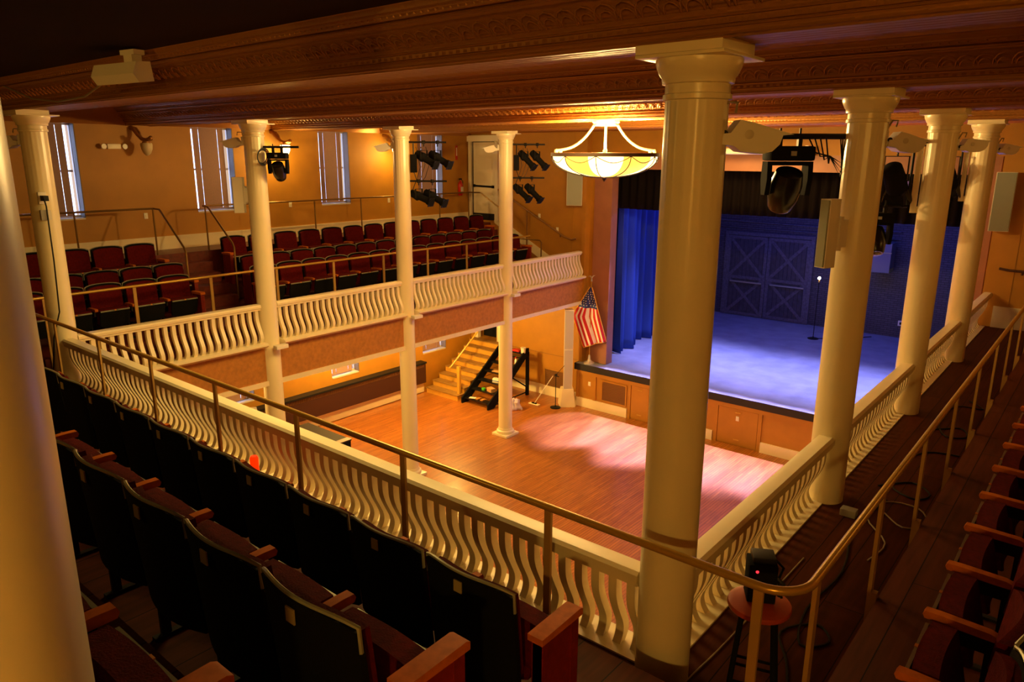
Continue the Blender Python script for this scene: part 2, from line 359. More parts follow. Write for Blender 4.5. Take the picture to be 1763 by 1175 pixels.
# baseboards
b = MB(); b.box(XL, XL+0.03, YB, YP, 5.05, 5.30); b.box(XL, XL+0.045, YB, YP, 5.30, 5.33)
struct('baseboard_left', b, cream_m, 'cream baseboard along the upper left wall', 'baseboard')
b = MB(); b.box(XL, XL+0.10, 0, 10.95, 0.02, 0.30); b.box(XL, XL+0.12, 0, 10.95, 0.30, 0.33)
b.box(-12.35, -9.62, YP-0.04, YP, 0, 0.30)
struct('baseboard_lower', b, cream_m, 'cream baseboard at the hall floor', 'baseboard')
b = MB(); b.box(0.12, XR, YP-0.04, YP, 3.78, 4.2); struct('baseboard_right', b, cream_m, 'cream baseboard at the end of the right balcony', 'baseboard')
# slanted baseboard on stage wall at left balcony end
b = MB(); b.prism([(-12.9, 5.05), (-12.9, 5.3), (-10.4, 4.02), (-9.85, 4.02), (-9.85, 3.78), (-10.5, 3.78)], lambda u, v, y: Vector((u, y, v)), YP-0.04, YP)
struct('trim_5', b, cream_m, 'cream stepped skirting on the stage wall', 'trim')
# radiator cover along lower wall
t = thing('radiator_cover', 'long dark brown radiator cover with slotted top below the lower left windows', 'radiator cover', (XL, 0, 0))
MB().box(0.0, 0.22, 0.3, 10.93, 0.34, 0.95).build('panel', dgrey_m, t)
bb = MB().box(0.0, 0.27, 0.3, 10.93, 0.95, 1.0)
bb.build('top_ledge', iron_m, t)
bb = MB()
for k in range(230): bb.box(0.222, 0.232, 0.4+k*0.0455, 0.4+k*0.0455+0.02, 0.84, 0.93)
bb.build('slots', grille_m, t)

# windows
def window(n, y0, y1, z0, z1, low):
    D_ = 0.18; fr = MB(); fr.box(XL-D_-0.06, XL-D_, y0, y0+0.04, z0, z1); fr.box(XL-D_-0.06, XL-D_, y1-0.015, y1, z0, z1)
    fr.box(XL-D_-0.06, XL-D_, y0+0.04, y1-0.015, z1-0.05, z1); fr.box(XL-D_-0.06, XL-D_, y0+0.04, y1-0.015, z0, z0+0.06); fr.box(XL-D_-0.05, XL-D_-0.01, y0+0.04, y1-0.04, (z0+z1)/2-0.02, (z0+z1)/2+0.02)
    t = fr.build('window_%d' % n, frame_m, smooth=False); t['kind'] = 'structure'; t['category'] = 'window'
    t['label'] = 'tall narrow window %s' % ('glimpsed under the left balcony' if low else 'in the upper left wall')
    MB().box(XL-D_-0.035, XL-D_-0.025, y0+0.04, y1-0.015, z0+0.06, z1-0.05).build('window_glass', glass_m, t)
    MB().box(XL-D_+0.001, XL+0.012, y0+0.001, y1-0.001, z0-0.02, z0+0.014).build('window_sill', frame_m, t)
    # lining on the far reveal
    MB().box(XL-D_+0.001, XL+0.015, y1-0.008, y1+0.01, z0+0.014, z1-0.002).build('reveal_lining', mat('reveal_paint', (0.16, 0.12, 0.08), 0.6), t)
    bl = MB(); a, c = y0+0.080, y1-0.16
    w = c-a
    for u0, u1 in ((0.0, 0.19), (0.203, 0.80), (0.813, 1.0)): bl.box(XL-0.10, XL-0.092, a+w*u0, a+w*u1, z0+0.05, z1-0.02)
    o = bl.build('roller_blind', blind_m); o['label'] = 'mauve blind with bright slits in the %s window' % LBL[n]
    tag(o, o['label'], 'blind', 'blinds in the left wall windows')
    return t
LBL = {}
names = ['upper wall left edge', 'upper wall second from left', 'upper wall third from left', 'upper wall beside the white door']
lown = ['lower left wall hidden', 'lower left wall behind the white speaker', 'lower left wall middle', 'lower left wall beside the stairs']
for i, (a, c) in enumerate(wins): LBL[i+1] = names[i]; LBL[i+5] = lown[i]
for i, (a, c) in enumerate(wins): window(i+1, a, c+0.22, ZW0, ZW1, False)
for i, (a, c) in enumerate(wins): window(i+5, a, c+0.22, lowz0, lowz1, True)

# upper door
t = MB()
t.box(DX0-0.12, DX0, YP-0.10, YP, DZ0, DZ1+0.16); t.box(DX1, DX1+0.12, YP-0.10, YP, DZ0, DZ1+0.16); t.box(DX0-0.15, DX1+0.15, YP-0.12, YP, DZ1, DZ1+0.18)
t = t.build('door_1', door_m, smooth=False); t['kind'] = 'structure'; t['label'] = 'white door with its frame at the upper left'; t['category'] = 'door'
MB().box(DX0, DX1, YP-0.03, YP-0.005, DZ0, DZ1).build('door_gap', iron_m, t)
lf = MB(); x0, x1 = DX0+0.06, DX1-0.02
lf.box(x0, x1, YP-0.06, YP-0.03, DZ0+0.2, DZ1-0.02)
for k in range(5):
    z = DZ0+0.26+k*0.41; lf.box(x0+0.1, x1-0.1, YP-0.068, YP-0.06, z, z+0.33, bev=0.004)
lf.build('door_leaf', door_m, t)
MB().box(x0, x1, YP-0.065, YP-0.03, DZ0+0.02, DZ0+0.2).build('kick_plate', iron_m, t)
pb = MB().tube([(x0+0.04, YP-0.11, DZ0+1.02), (x1-0.04, YP-0.11, DZ0+1.0)], 0.028, 8); pb.cbox((x0+0.05, YP-0.085, DZ0+1.02), (0.06, 0.06, 0.08)); pb.cbox((x1-0.05, YP-0.085, DZ0+1.0), (0.06, 0.06, 0.08))
pb.build('push_bar', black_m, t)
# low door frame
t = MB(); t.box(LX0-0.02, LX0+0.10, YP-0.05, YP+0.1, LZ0, LZ1); t.box(LX1-0.0, LX1+0.10, YP-0.05, YP+0.1, LZ0, LZ1)
t = t.build('door_2', cream_m, smooth=False); t['kind'] = 'structure'; t['label'] = 'cream frame of the dark doorway at the stair head'; t['category'] = 'door'

# ------------------------------------------------------------------ stage
# deck top
struct('floor_stage_substructure', MB().box(-9.62, -0.2, 13.2, 22.6, 0.0, 1.19), wall_m, 'base below the stage deck', 'stage base')
b = MB().box(-11.9, 1.6, 13.5, 22.6, 1.19, 1.262); b.box(-9.57, -0.1, 12.99, 13.5, 1.19, 1.262); b.box(-9.66, -9.57, 12.99, YP, 1.19, 1.262); struct('floor_stage', b, stage_m, 'painted stage deck washed in blue light', 'stage floor')
b = MB().box(-9.68, -0.08, 12.97, 12.99, 1.08, 1.268); b.box(-9.69, -9.66, 12.97, YP, 1.08, 1.268); struct('trim_6', b, lip_m, 'black edge of the stage', 'trim')
b = MB().box(-9.62, -0.2, 13.02, 13.2, 0.0, 1.19)
struct('wall_stage_front', b, wall_m, 'ochre panelled front of the stage', 'wall')
b = MB()
for x in (-9.58, -9.0, -7.86, -7.2, -5.33, -4.2, -3.0, -1.6): b.box(x-0.045, x+0.045, 12.99, 13.02, 0.0, 1.06)
b.box(-9.6, -0.2, 12.986, 13.02, 0.97, 1.08)
struct('trim_7', b, wall_m, 'ochre battens dividing the stage front', 'trim')
b = MB()
for x0, x1 in ((-9.6, -7.92), (-6.1, -5.4), (-4.15, -3.05), (-1.5, -0.3)): b.box(x0, x1, 12.975, 13.02, 0, 0.26)
struct('baseboard_stage', b, cream_m, 'cream baseboard pieces along the stage front', 'baseboard')
def vent(name, label, x0, x1, z0, z1, y, parent=None):
    t = thing(name, label, 'vent', ((x0+x1)/2, y, z0))
    w = (x1-x0)/2; h = z1-z0
    f = MB(); f.box(-w, w, -0.02, 0, 0, 0.04); f.box(-w, w, -0.02, 0, h-0.04, h); f.box(-w, -w+0.04, -0.02, 0, 0.04, h-0.04); f.box(w-0.04, w, -0.02, 0, 0.04, h-0.04); f.build('frame', wall_m, t)
    g = MB(); n = int(h/0.03)
    for k in range(n): g.box(-w+0.04, w-0.04, -0.016, -0.004, 0.04+k*(h-0.08)/n, 0.04+k*(h-0.08)/n+0.016)
    g.build('grille', grille_m, t)
vent('air_vent', 'square brown air vent in the stage front beside the tall white speaker', -8.78, -7.95, 0.30, 0.92, 13.018)
vent('air_vent', 'brown air vent low on the wall under the left balcony, behind the microphone stand', -10.93, -10.18, 0.22, 0.85, 13.19)
def panel_door(x0, x1, label):
    t = thing('access_panel', label, 'access panel', ((x0+x1)/2, 13.018, 0.03)); w = (x1-x0)/2
    MB().box(-w, w, -0.015, 0, 0, 0.93).build('panel', wall_m, t)
    MB().box(-0.07, 0.07, -0.03, -0.015, 0.83, 0.855).build('upper_handle', brass_m, t)
    MB().box(-0.07, 0.07, -0.03, -0.015, 0.12, 0.145).build('lower_handle', brass_m, t)
panel_door(-5.27, -4.26, 'ochre access panel with two pull handles in the stage front')
panel_door(-7.8, -7.26, 'narrow ochre access panel beside the vent in the stage front')

# stage back wall and doors
b = MB().box(-11.9, 1.6, 22.4, 22.6, 1.26, CZ); struct('wall_stage_back', b, brick_m, 'dark painted brick back wall of the stage', 'wall')
b = MB().box(-11.9, -11.7, YP+0.4, 22.4, 1.26, CZ); b.box(1.4, 1.6, YP+0.4, 22.4, 1.26, CZ); struct('wall_stage_side', b, black_m, 'black side walls of the stage', 'wall')
t = thing('barn_door', 'pair of dark boarded stage doors with crossed braces in the back wall', 'door', (-7.86, 22.4, 1.265))
f = MB(); f.box(-1.62, -1.5, -0.08, 0, 0, 3.1); f.box(1.5, 1.62, -0.08, 0, 0, 3.1); f.box(-1.5, 1.5, -0.08, 0, 2.98, 3.1); f.build('door_frame', brace_m, t)
for sgn in (-1, 1):
    x0, x1 = (-1.5, -0.01) if sgn < 0 else (0.01, 1.5)
    lf = MB()
    for k in range(10):
        a = x0+(x1-x0)*k/10; lf.box(a+0.004, a+(x1-x0)/10-0.004, -0.05, 0, 0.02, 2.96)
    lf = lf.build('door_leaf', barn_m, t)
    br = MB(); w = 0.11
    for z0, z1 in ((0.02, 0.02+w), (1.38, 1.38+w), (2.85, 2.96)): br.box(x0, x1, -0.085, -0.05, z0, z1)
    br.box(x0, x0+w, -0.088, -0.05, 0.02, 2.96); br.box(x1-w, x1, -0.088, -0.05, 0.02, 2.96)
    def bar(ax, az, bx, bz, dy=0.0):
        L = math.hypot(bx-ax, bz-az); an = math.atan2(bz-az, bx-ax)
        mt = Matrix.Translation((ax, -0.07, az)) @ Matrix.Rotation(-an, 4, 'Y'); br.box(0, L, -0.010+dy, 0.014, -w/2, w/2, mt)
    for za, zb in ((0.13, 1.38), (1.49, 2.85)):
        bar(x0+w, za, x1-w, zb); bar(x0+w, zb, x1-w, za, 0.004)
    br.build('cross_brace', brace_m, lf)
    MB().tube([(x0+0.2, -0.15, 1.28), (x1-0.1, -0.15, 1.28)], 0.03, 8).build('push_bar', rim_m, lf)
t = thing('outlet_box', 'small white electrical box low on the dark brick wall at the right', 'outlet', (-3.28, 22.38, 1.75)); MB().cbox((0, 0, 0), (0.17, 0.04, 0.17), bev=0.01).build('cover', white_m, t); MB().cbox((0, -0.025, 0), (0.07, 0.02, 0.08)).build('socket', iron_m, t)
t = thing('outlet_box', 'white electrical box on the brick wall behind the second right column', 'outlet', (-5.2, 22.38, 1.85)); MB().cbox((0, 0, 0), (0.15, 0.04, 0.2), bev=0.01).build('cover', white_m, t); MB().cbox((0, -0.025, 0), (0.07, 0.02, 0.08)).build('socket', iron_m, t)
b = MB(); b.tube([(-10.2, 22.36, 4.78), (-6.2, 22.36, 4.70), (-3.6, 22.36, 4.7)], 0.025, 6); b.tube([(-11.0, 22.36, 4.55), (-3.6, 22.36, 4.46)], 0.02, 6)
tag(b.build('wall_conduit', brace_m, loc=(-7, 22.36, 4.6)), 'thin conduit pipes crossing the brick wall above the stage doors', 'conduit')

def curtain(name, label, path, z0, z1, m, amp=0.07, wl=0.22, loc=None, n=140, group=None):
    pts = [Vector((*p, 0)) for p in path]; L = [0]
    for i in range(1, len(pts)): L.append(L[-1]+(pts[i]-pts[i-1]).length)
    rows = []
    def at(s):
        for i in range(1, len(pts)):
            if s <= L[i]+1e-9:
                q = (s-L[i-1])/(L[i]-L[i-1]); d = (pts[i]-pts[i-1]).normalized(); return pts[i-1].lerp(pts[i], q), Vector((-d.y, d.x, 0))
        return pts[-1], Vector((0, 1, 0))
    rnd = random.Random(len(label)); ph = [rnd.random()*6 for _ in range(4)]
    for j, z in enumerate([z1, z1-0.15, (z0+z1)/2, z0+0.3, z0]):
        row = []
        for i in range(n+1):
            s = L[-1]*i/n; p, nn = at(s)
            w = sin(2*pi*s/wl+ph[0]+0.6*sin(s*3+ph[1]))*amp*(0.55+0.45*j/4)+sin(2*pi*s/wl/2.3+ph[2])*amp*0.5*(j/4)
            row.append(p+nn*w+Vector((0, 0, z)))
        rows.append(row)
    b = MB(); b.quads(rows)
    c = loc or (*path[0], z0)
    o = b.build(name, m, loc=c, ang=80)
    sd = o.modifiers.new('thick', 'SOLIDIFY'); sd.thickness = 0.012
    return tag(o, label, 'curtain', group)
curtain('stage_curtain', 'bright blue gathered drape just inside the left of the stage, nearest the flag', [(-9.35, 14.6), (-9.5, 15.9)], 1.28, 6.6, blue_cur, 0.16, 0.42)
curtain('stage_curtain', 'blue gathered drape further back on the left of the stage', [(-9.75, 16.3), (-9.6, 17.5)], 1.28, 6.6, blue_cur, 0.15, 0.40)
curtain('stage_curtain', 'black drape deep on the left side of the stage', [(-10.6, 18.4), (-9.95, 18.5)], 1.28, 6.6, black_cur, 0.08, 0.25)
curtain('valance_curtain', 'black valance hanging across the top of the stage opening', [(-10.4, 13.85), (0.4, 13.85)], 5.64, 7.4, black_cur, 0.05, 0.24, n=420)

# ghost light
t = thing('ghost_light', 'bare glowing bulb on a slim black stand on the stage', 'lamp', (-5.4, 20.4, 1.265))
MB().lathe([(0.17, 0), (0.17, 0.02), (0.13, 0.035), (0.03, 0.05), (0.014, 0.08)], n=24).build('base', iron_m, t)
MB().tube([(0, 0, 0.05), (0, 0, 1.88)], 0.013, 8).build('stand', iron_m, t)
MB().lathe([(0.02, 1.86), (0.026, 1.93), (0.02, 1.95)], n=12).build('socket', brass_m, t)
MB().ball((0, 0, 2.0), 0.045, 12).build('bulb', mat('hot_bulb', (1, 0.8, 0.6), emis=(1.0, 0.72, 0.5), estr=60), t)
MB().tube([(0.05, 0.05, 0.01), (0.4, 0.3, 0.01), (0.9, 0.8, 0.01), (1.4, 1.5, 0.01)], 0.012, 6).build('power_cord', iron_m, t)
lamp('ghost_bulb_light', 'POINT', (-5.4, 20.4, 3.27), 8, (1, 0.7, 0.4), 0.05)

# hanging box + dark light cluster near the stage
t = thing('hanging_cabinet', 'boxy grey cabinet hung high on the brick wall behind the second and third right columns', 'cabinet', (-3.98, 21.9, 3.45))
MB().cbox((0, 0, 0.47), (0.62, 0.55, 0.94), bev=0.01).build('body', mat('grey_cabinet', (0.16, 0.16, 0.2), 0.4), t)
MB().box(-0.325, 0.325, -0.29, -0.27, 0.62, 0.65).build('edge_strip', rim_m, t)
gg = MB(); gg.box(0.305, 0.315, -0.25, 0.25, 0.03, 0.06); gg.box(0.305, 0.315, -0.25, 0.25, 0.09, 0.12); gg.build('yellow_stripe', mat('yellow_tape', (0.6, 0.5, 0.05), 0.5), t)

# flag
t = thing('flag', 'gold fringed flag with stars and red stripes on a stand at the stage corner', 'flag', (-9.33, 13.19, 1.262), rz=math.radians(14))
MB().lathe([(0.165, 0), (0.165, 0.02), (0.13, 0.05), (0.07, 0.08), (0.045, 0.12), (0.03, 0.24), (0.018, 0.26)], n=24).build('stand_base', mat('silver_base', (0.7, 0.68, 0.62), 0.25, metal=0.5), t)
MB().tube([(0, 0, 0.1), (0, 0, 2.38)], 0.014, 8).build('pole', brass_m, t)
fin = MB(); fin.ball((0, 0, 2.40), 0.03, 8); fin.tube([(0, 0, 2.42), (0, 0, 2.50)], 0.02, 6)
fin.tube([(0, 0, 2.48), (-0.05, 0, 2.53), (-0.11, 0, 2.50)], [0.02, 0.014, 0.004], 6); fin.tube([(0, 0, 2.48), (0.05, 0, 2.54), (0.10, 0, 2.55)], [0.02, 0.014, 0.004], 6); fin.build('eagle_finial', mat('silver_base', (0, 0, 0)), t)
NU, NV = 26, 30
def flagp(u, v, off=0.0):
    # u left..right across stripes, v top..bottom
    xl = -0.03-0.52*min(1, v/0.58)**1.0+(0.36*(max(0, v-0.58)/0.42)); xr = 0.035+0.44*(v/0.93)**0.92
    x = xl+(xr-xl)*u
    zl = 2.22-1.9*v*0.62 if v < 0.58 else 2.22-1.9*0.36-(v-0.58)/0.42*0.70*1.25
    zl = 2.22-(0.86*v/0.58 if v < 0.58 else 0.86+(v-0.58)/0.42*0.92)
    zr = 2.22-1.50*v
    z = zl+(zr-zl)*(u**0.8)
    y = 0.06*sin(u*11+v*1.5)*min(1, v*1.6+0.15)+0.03*sin(u*23+2)*v-0.05
    return Vector((x, y-off, z))
fm = MB()
vs = [[fm.bm.verts.new(flagp(i/NU, j/NV)) for i in range(NU+1)] for j in range(NV+1)]
for j in range(NV):
    for i in range(NU):
        f = fm.bm.faces.new((vs[j][i], vs[j][i+1], vs[j+1][i+1], vs[j+1][i]))
        f.material_index = 2 if j < NV*0.40 else ((i*11//NU) % 2)
red = mat('flag_red', (0.55, 0.01, 0.02), 0.7); wht = mat('flag_white', (0.85, 0.82, 0.85), 0.7); nav = mat('flag_navy', (0.02, 0.035, 0.24), 0.7)
fo = fm.build('flag_cloth', [red, wht, nav], t, ang=80); fo.modifiers.new('thick', 'SOLIDIFY').thickness = 0.006
st = MB()
for j in range(1, 8):
    n = 3+j//2
    for k in range(n):
        u = (k+0.5+(0.25 if j % 2 else -0.15))/n
        if u < 0.03 or u > 0.97: continue
        v = 0.05+0.345*j/8; c = flagp(u, v, 0.012)
        ring = []
        for q in range(10):
            r_ = 0.022 if q % 2 == 0 else 0.010; a = pi/2+q*pi/5
            ring.append(st.bm.verts.new(c+Vector((r_*cos(a), -0.002, r_*sin(a)))))
        st.cap(ring)
so = st.build('star', wht, fo); so['kind'] = 'stuff'; so.modifiers.new('thick', 'SOLIDIFY').thickness = 0.003
fr = MB(); fr.tube([flagp(0, v/12) for v in range(13)]+[flagp(u/8, 1) for u in range(1, 9)]+[flagp(1, 1-v/12) for v in range(1, 13)], 0.016, 6)
fr.build('gold_fringe', mat('gold_fringe', (0.75, 0.40, 0.05), 0.6), fo)

# ------------------------------------------------------------------ columns
def column(x, y, label, low=True, z0=0.0, ztop=7.6, flute=True, r=0.167):
    t = thing('column', label, 'column', (x, y, z0), group='round white columns')
    h = ztop-z0
    def rad(a, z):
        k = min(1, max(0, (z-(h-1.25))/0.5)); return 1-0.018*k*(0.5+0.5*cos(20*a)) if flute else 1
    prof = [(r*1.06, 0.10 if low else 0.0)]
    zz = 0.1
    while zz < h-0.42: prof.append((r*(1.05-0.05*zz/h), zz)); zz += 0.3 if zz < h-1.4 else 0.08
    prof += [(r*1.0, h-0.40), (r, h-0.27)]
    MB().lathe(prof, n=80, rad=rad).build('shaft', column_m, t, ang=60)
    MB().lathe([(r, h-0.28), (r*1.08, h-0.275), (r*1.08, h-0.25), (r*1.02, h-0.245), (r*1.02, h-0.20), (r*1.12, h-0.195), (r*1.14, h-0.165), (r*1.2, h-0.155), (r*1.30, h-0.12), (r*1.35, h-0.095), (r*1.35, h-0.075)], n=40).build('capital', column_m, t)
    a = MB().box(-0.245, 0.245, -0.245, 0.27, h-0.075, h-0.058, bev=0.003); a.box(-0.245, 0.235, -0.245, 0.15, h-0.058, h+0.01, bev=0.004); a.build('abacus', column_m, t)
    if low:
        MB().box(-0.25, 0.25, -0.25, 0.25, 0, 0.06, bev=0.005).build('plinth', column_m, t)
        MB().lathe([(r*1.35, 0.06), (r*1.4, 0.09), (r*1.35, 0.13), (r*1.15, 0.15), (r*1.1, 0.2)], n=40).build('base', column_m, t)
    return t
LX = [(WX, i*S) for i in range(4)]
column(WX, 0, 'white column at the far left where the rear and left balustrades meet')
column(WX, S, 'white column of the left balcony carrying the moving head light')
column(WX, 2*S, 'white column of the left balcony with two bars of black spotlights, in the middle of the floor view')
column(WX, 3*S, 'white column of the left balcony nearest the stage, beside the stairs')
column(0, 0, 'large white column in the foreground at the right, behind the rail corner')
column(0, S, 'white column with a slim white speaker, second of the right row')
column(0, 2*S, 'white column with a vertical board, third of the right row')
column(0, 3*S, 'white column at the far right end of the right row, nearest the stage')
column(0.48, -3.54, 'huge blurred cream column cut off at the left edge of the picture', low=False, z0=4.58, ztop=7.92, flute=False)

# ------------------------------------------------------------------ balustrades
def slat_pts(k=1.0):
    # out offset, height fraction
    return [(0.0, 1.0), (0.0, 0.86), (0.006, 0.70), (0.034, 0.55), (0.076, 0.40), (0.112, 0.27), (0.122, 0.17), (0.108, 0.08), (0.075, 0.0)]
def smoothpts(p, n=3):
    out = []
    for i in range(len(p)-1):
        a = p[max(0, i-1)]; b_ = p[i]; c = p[i+1]; d = p[min(len(p)-1, i+2)]
        for k in range(n):
            t = k/n; f = lambda i_: 0.5*((2*b_[i_])+(-a[i_]+c[i_])*t+(2*a[i_]-5*b_[i_]+4*c[i_]-d[i_])*t*t+(-a[i_]+3*b_[i_]-3*c[i_]+d[i_])*t*t*t)
            out.append((f(0), f(1)))
    out.append(p[-1]); return out
SP = smoothpts(slat_pts())
def balustrade(p0, p1, out, label):
    # p0,p1 plan ends; out = unit vector toward the hall
    p0 = Vector((*p0, 0)); p1 = Vector((*p1, 0)); d = (p1-p0); L = d.length; d.normalize(); o = Vector((*out, 0))
    t = thing('balustrade', label, 'balustrade', (p0.x, p0.y, 3.78), group='white curved slat balustrades')
    fn = lambda u, v, s: d*s+o*u+Vector((0, 0, v))
    top = [(-0.07, 0.585), (0.05, 0.585), (0.055, 0.615), (0.075, 0.625), (0.08, 0.66), (0.065, 0.685), (0.02, 0.692), (-0.06, 0.69), (-0.085, 0.67), (-0.085, 0.62), (-0.07, 0.61)]
    MB().prism(top, fn, 0, L).build('top_rail', cream_m, t, ang=30)
    led = [(-0.04, -0.12), (0.06, -0.12), (0.09, -0.09), (0.13, -0.075), (0.20, -0.06), (0.24, -0.03), (0.24, 0.0), (0.20, 0.015), (-0.04, 0.015)]
    MB().prism(led, fn, 0, L).build('bottom_ledge', cream_m, t, ang=30)
    n = max(4, int(round((L)/0.137))); n = min(n, 98)
    me = None
    zb, zt = 0.01, 0.60
    for k in range(n):
        s = (k+0.5)*L/n
        if me is None:
            m = MB(); rows = []
            wd, th = 0.031, 0.034
            for (ou, fr) in SP:
                z = zb+(zt-zb)*fr
                rows.append([d*(-wd)+o*(ou-th)+Vector((0, 0, z)), d*wd+o*(ou-th)+Vector((0, 0, z)), d*wd+o*(ou+th)+Vector((0, 0, z)), d*(-wd)+o*(ou+th)+Vector((0, 0, z))])
            m.quads(rows, closed_u=True)
            ob = m.build('baluster', cream_m, t, ang=50); me = ob.data
        else:
            ob = bpy.data.objects.new('baluster', me); COL.objects.link(ob); ob.parent = t
        ob.location = d*s
    return t
g = 0.165
balustrade((WX, g), (WX, S-g), (1, 0), 'white curved slat balustrade of the left balcony, leftmost bay')
balustrade((WX, S+g), (WX, 2*S-g), (1, 0), 'white curved slat balustrade of the left balcony, second bay from the left')
balustrade((WX, 2*S+g), (WX, 3*S-g), (1, 0), 'white curved slat balustrade between the two columns carrying black spotlights')
balustrade((WX, 3*S+g), (WX, YP-0.1), (1, 0), 'white curved slat balustrade of the left balcony ending at the stage wall')
balustrade((WX+g, 0), (-g, 0), (0, 1), 'long white curved slat balustrade of the rear balcony in the foreground')
balustrade((0, S-g), (0, g), (-1, 0), 'white curved slat balustrade of the right balcony beside the stool')
balustrade((0, 2*S-g), (0, S+g), (-1, 0), 'white curved slat balustrade of the right balcony, second bay from the stool')
balustrade((0, 3*S-g), (0, 2*S+g), (-1, 0), 'white curved slat balustrade of the right balcony, third bay from the stool')
balustrade((0, YP-0.1), (0, 3*S+g), (-1, 0), 'white curved slat balustrade of the right balcony, farthest bay')
# fascias
b = MB(); b.box(WX+0.05, WX+0.07, 0, YP, 3.06, 3.70)
struct('trim_8', b, fascia_m, 'orange brown fascia panels under the left balustrade', 'fascia')
b = MB(); b.box(WX-0.1, WX+0.10, 0.0, YP, 2.97, 3.06); b.box(WX+0.10, -0.10, -0.10, 0.10, 2.97, 3.06); struct('trim_9', b, cream_m, 'cream moulding along the lower edge of the balconies', 'trim')
b = MB(); b.box(WX, 0, 0.0, 0.03, 3.06, 3.68); b.box(-0.04, -0.02, 0, YP, 3.06, 3.68); struct('trim_10', b, fascia_m, 'fascia under the rear and right balustrades', 'fascia')
# bay end posts at columns where slats meet
# ------------------------------------------------------------------ rails
def post_plate(m, x, y, z0, z1, w=0.05, th=0.014, along='x'):
    if along == 'x': m.box(x-w/2, x+w/2, y-th/2, y+th/2, z0, z1)
    else: m.box(x-th/2, x+th/2, y-w/2, y+w/2, z0, z1)
t = thing('brass_handrail', 'brass pipe handrail with flat posts bending round the rear and right balconies', 'handrail', (0.93, -0.45, 3.78))
o3 = Vector((0.93, -0.45, 3.78))
cpts = [(-9.9, -0.45, 4.93), (-5, -0.45, 4.93), (0.0, -0.45, 4.93), (0.72, -0.45, 4.93)]
for k in range(1, 8): a = k/8*pi/2; cpts.append((0.72+0.21*sin(a), -0.24-0.21*cos(a), 4.93))
cpts += [(0.93, -0.24, 4.93), (0.93, 4, 4.93), (0.93, 9, 4.93), (0.93, 12.8, 4.93)]
MB().tube([Vector(p)-o3 for p in cpts], 0.024, 12).build('rail', brass_m, t)
for k in range(8):
    x = -8.58+k*1.33; m = MB(); post_plate(m, x-o3.x, 0.0, 0.12, 1.13, 0.05, 0.02); m.build('post', brass_post, t)
for k in range(10):
    y = -0.17+k*1.31; m = MB(); yy = y-o3.y
    m.box(-0.012, 0.012, yy-0.03, yy+0.03, 0.42, 1.13); m.box(-0.012, 0.045, yy-0.024, yy+0.024, 0.14, 0.42)
    m.build('post', brass_post, t)
t = thing('yellow_handrail', 'golden rail with flat posts in front of the left balcony seats', 'handrail', (-10.6, 0, 3.78))
MB().tube([(0, -0.4, 1.13), (0, 12.0, 1.13)], 0.023, 10).build('rail', brass_m, t)
for k in range(9): y = 0.1+k*1.34; MB().box(-0.01, 0.01, y-0.026, y+0.026, 0.0, 1.12).build('post', brass_post, t)
def pipe_rail(label, pts, posts, m=old_brass, r=0.02):
    o = Vector(pts[0]); t = thing('pipe_railing', label, 'railing', pts[0])
    MB().tube([Vector(p)-o for p in pts], r, 8).build('rail', m, t)
    for (x, y, z0, z1) in posts: MB().tube([Vector((x, y, z0))-o, Vector((x, y, z1))-o], r*0.85, 8).build('post', m, t)
pipe_rail('thin bronze railing of the upper aisle at the far left, sloping down beside the steps', [(-13.15, -0.6, 5.98), (-13.15, 3.05, 5.98), (-12.9, 3.07, 5.97), (-12.05, 3.07, 5.28), (-12.0, 3.07, 5.2), (-12.0, 3.07, 4.26)], [(-13.15, 0.2, 5.05, 5.98), (-13.15, 1.6, 5.05, 5.98), (-13.12, 3.04, 5.05, 5.98)])
pipe_rail('thin bronze railing along the upper aisle, from the steps to the white door', [(-12.0, 4.08, 4.14), (-12.0, 4.08, 5.2), (-12.05, 4.08, 5.28), (-12.9, 4.08, 5.97), (-13.15, 4.1, 5.98), (-13.15, 12.35, 5.98), (-12.95, 12.6, 5.97), (-12.1, 12.68, 5.45), (-12.0, 12.68, 5.3), (-12.0, 12.68, 4.08)], [(-13.15, y, 5.05, 5.98) for y in (4.15, 5.5, 6.9, 8.3, 9.7, 11.1, 12.3)])
pipe_rail('short bronze end rail at the stage end of the left front row', [(-11.9, 12.45, 4.75), (-10.6, 12.45, 4.75), (-10.55, 12.45, 4.7), (-10.55, 12.45, 3.78)], [])
pipe_rail('brown wall handrail sloping down the stage wall at the left balcony', [(-12.7, YP-0.08, 6.05), (-10.25, YP-0.08, 4.82), (-10.0, YP-0.08, 4.76), (-9.85, YP-0.06, 4.80)], [(-11.6, YP-0.08, 4.35, 5.5), (-10.4, YP-0.06, 4.8, 4.9)], m=mat('brown_rail', (0.25, 0.11, 0.03), 0.4), r=0.028)
pipe_rail('dark wall handrail at the far end of the right balcony', [(0.12, YP-0.1, 4.95), (0.3, YP-0.12, 4.93), (1.6, YP-0.12, 4.93)], [(0.5, YP-0.06, 4.85, 4.94)], m=mat('dark_rail', (0.06, 0.02, 0.01), 0.4), r=0.025)

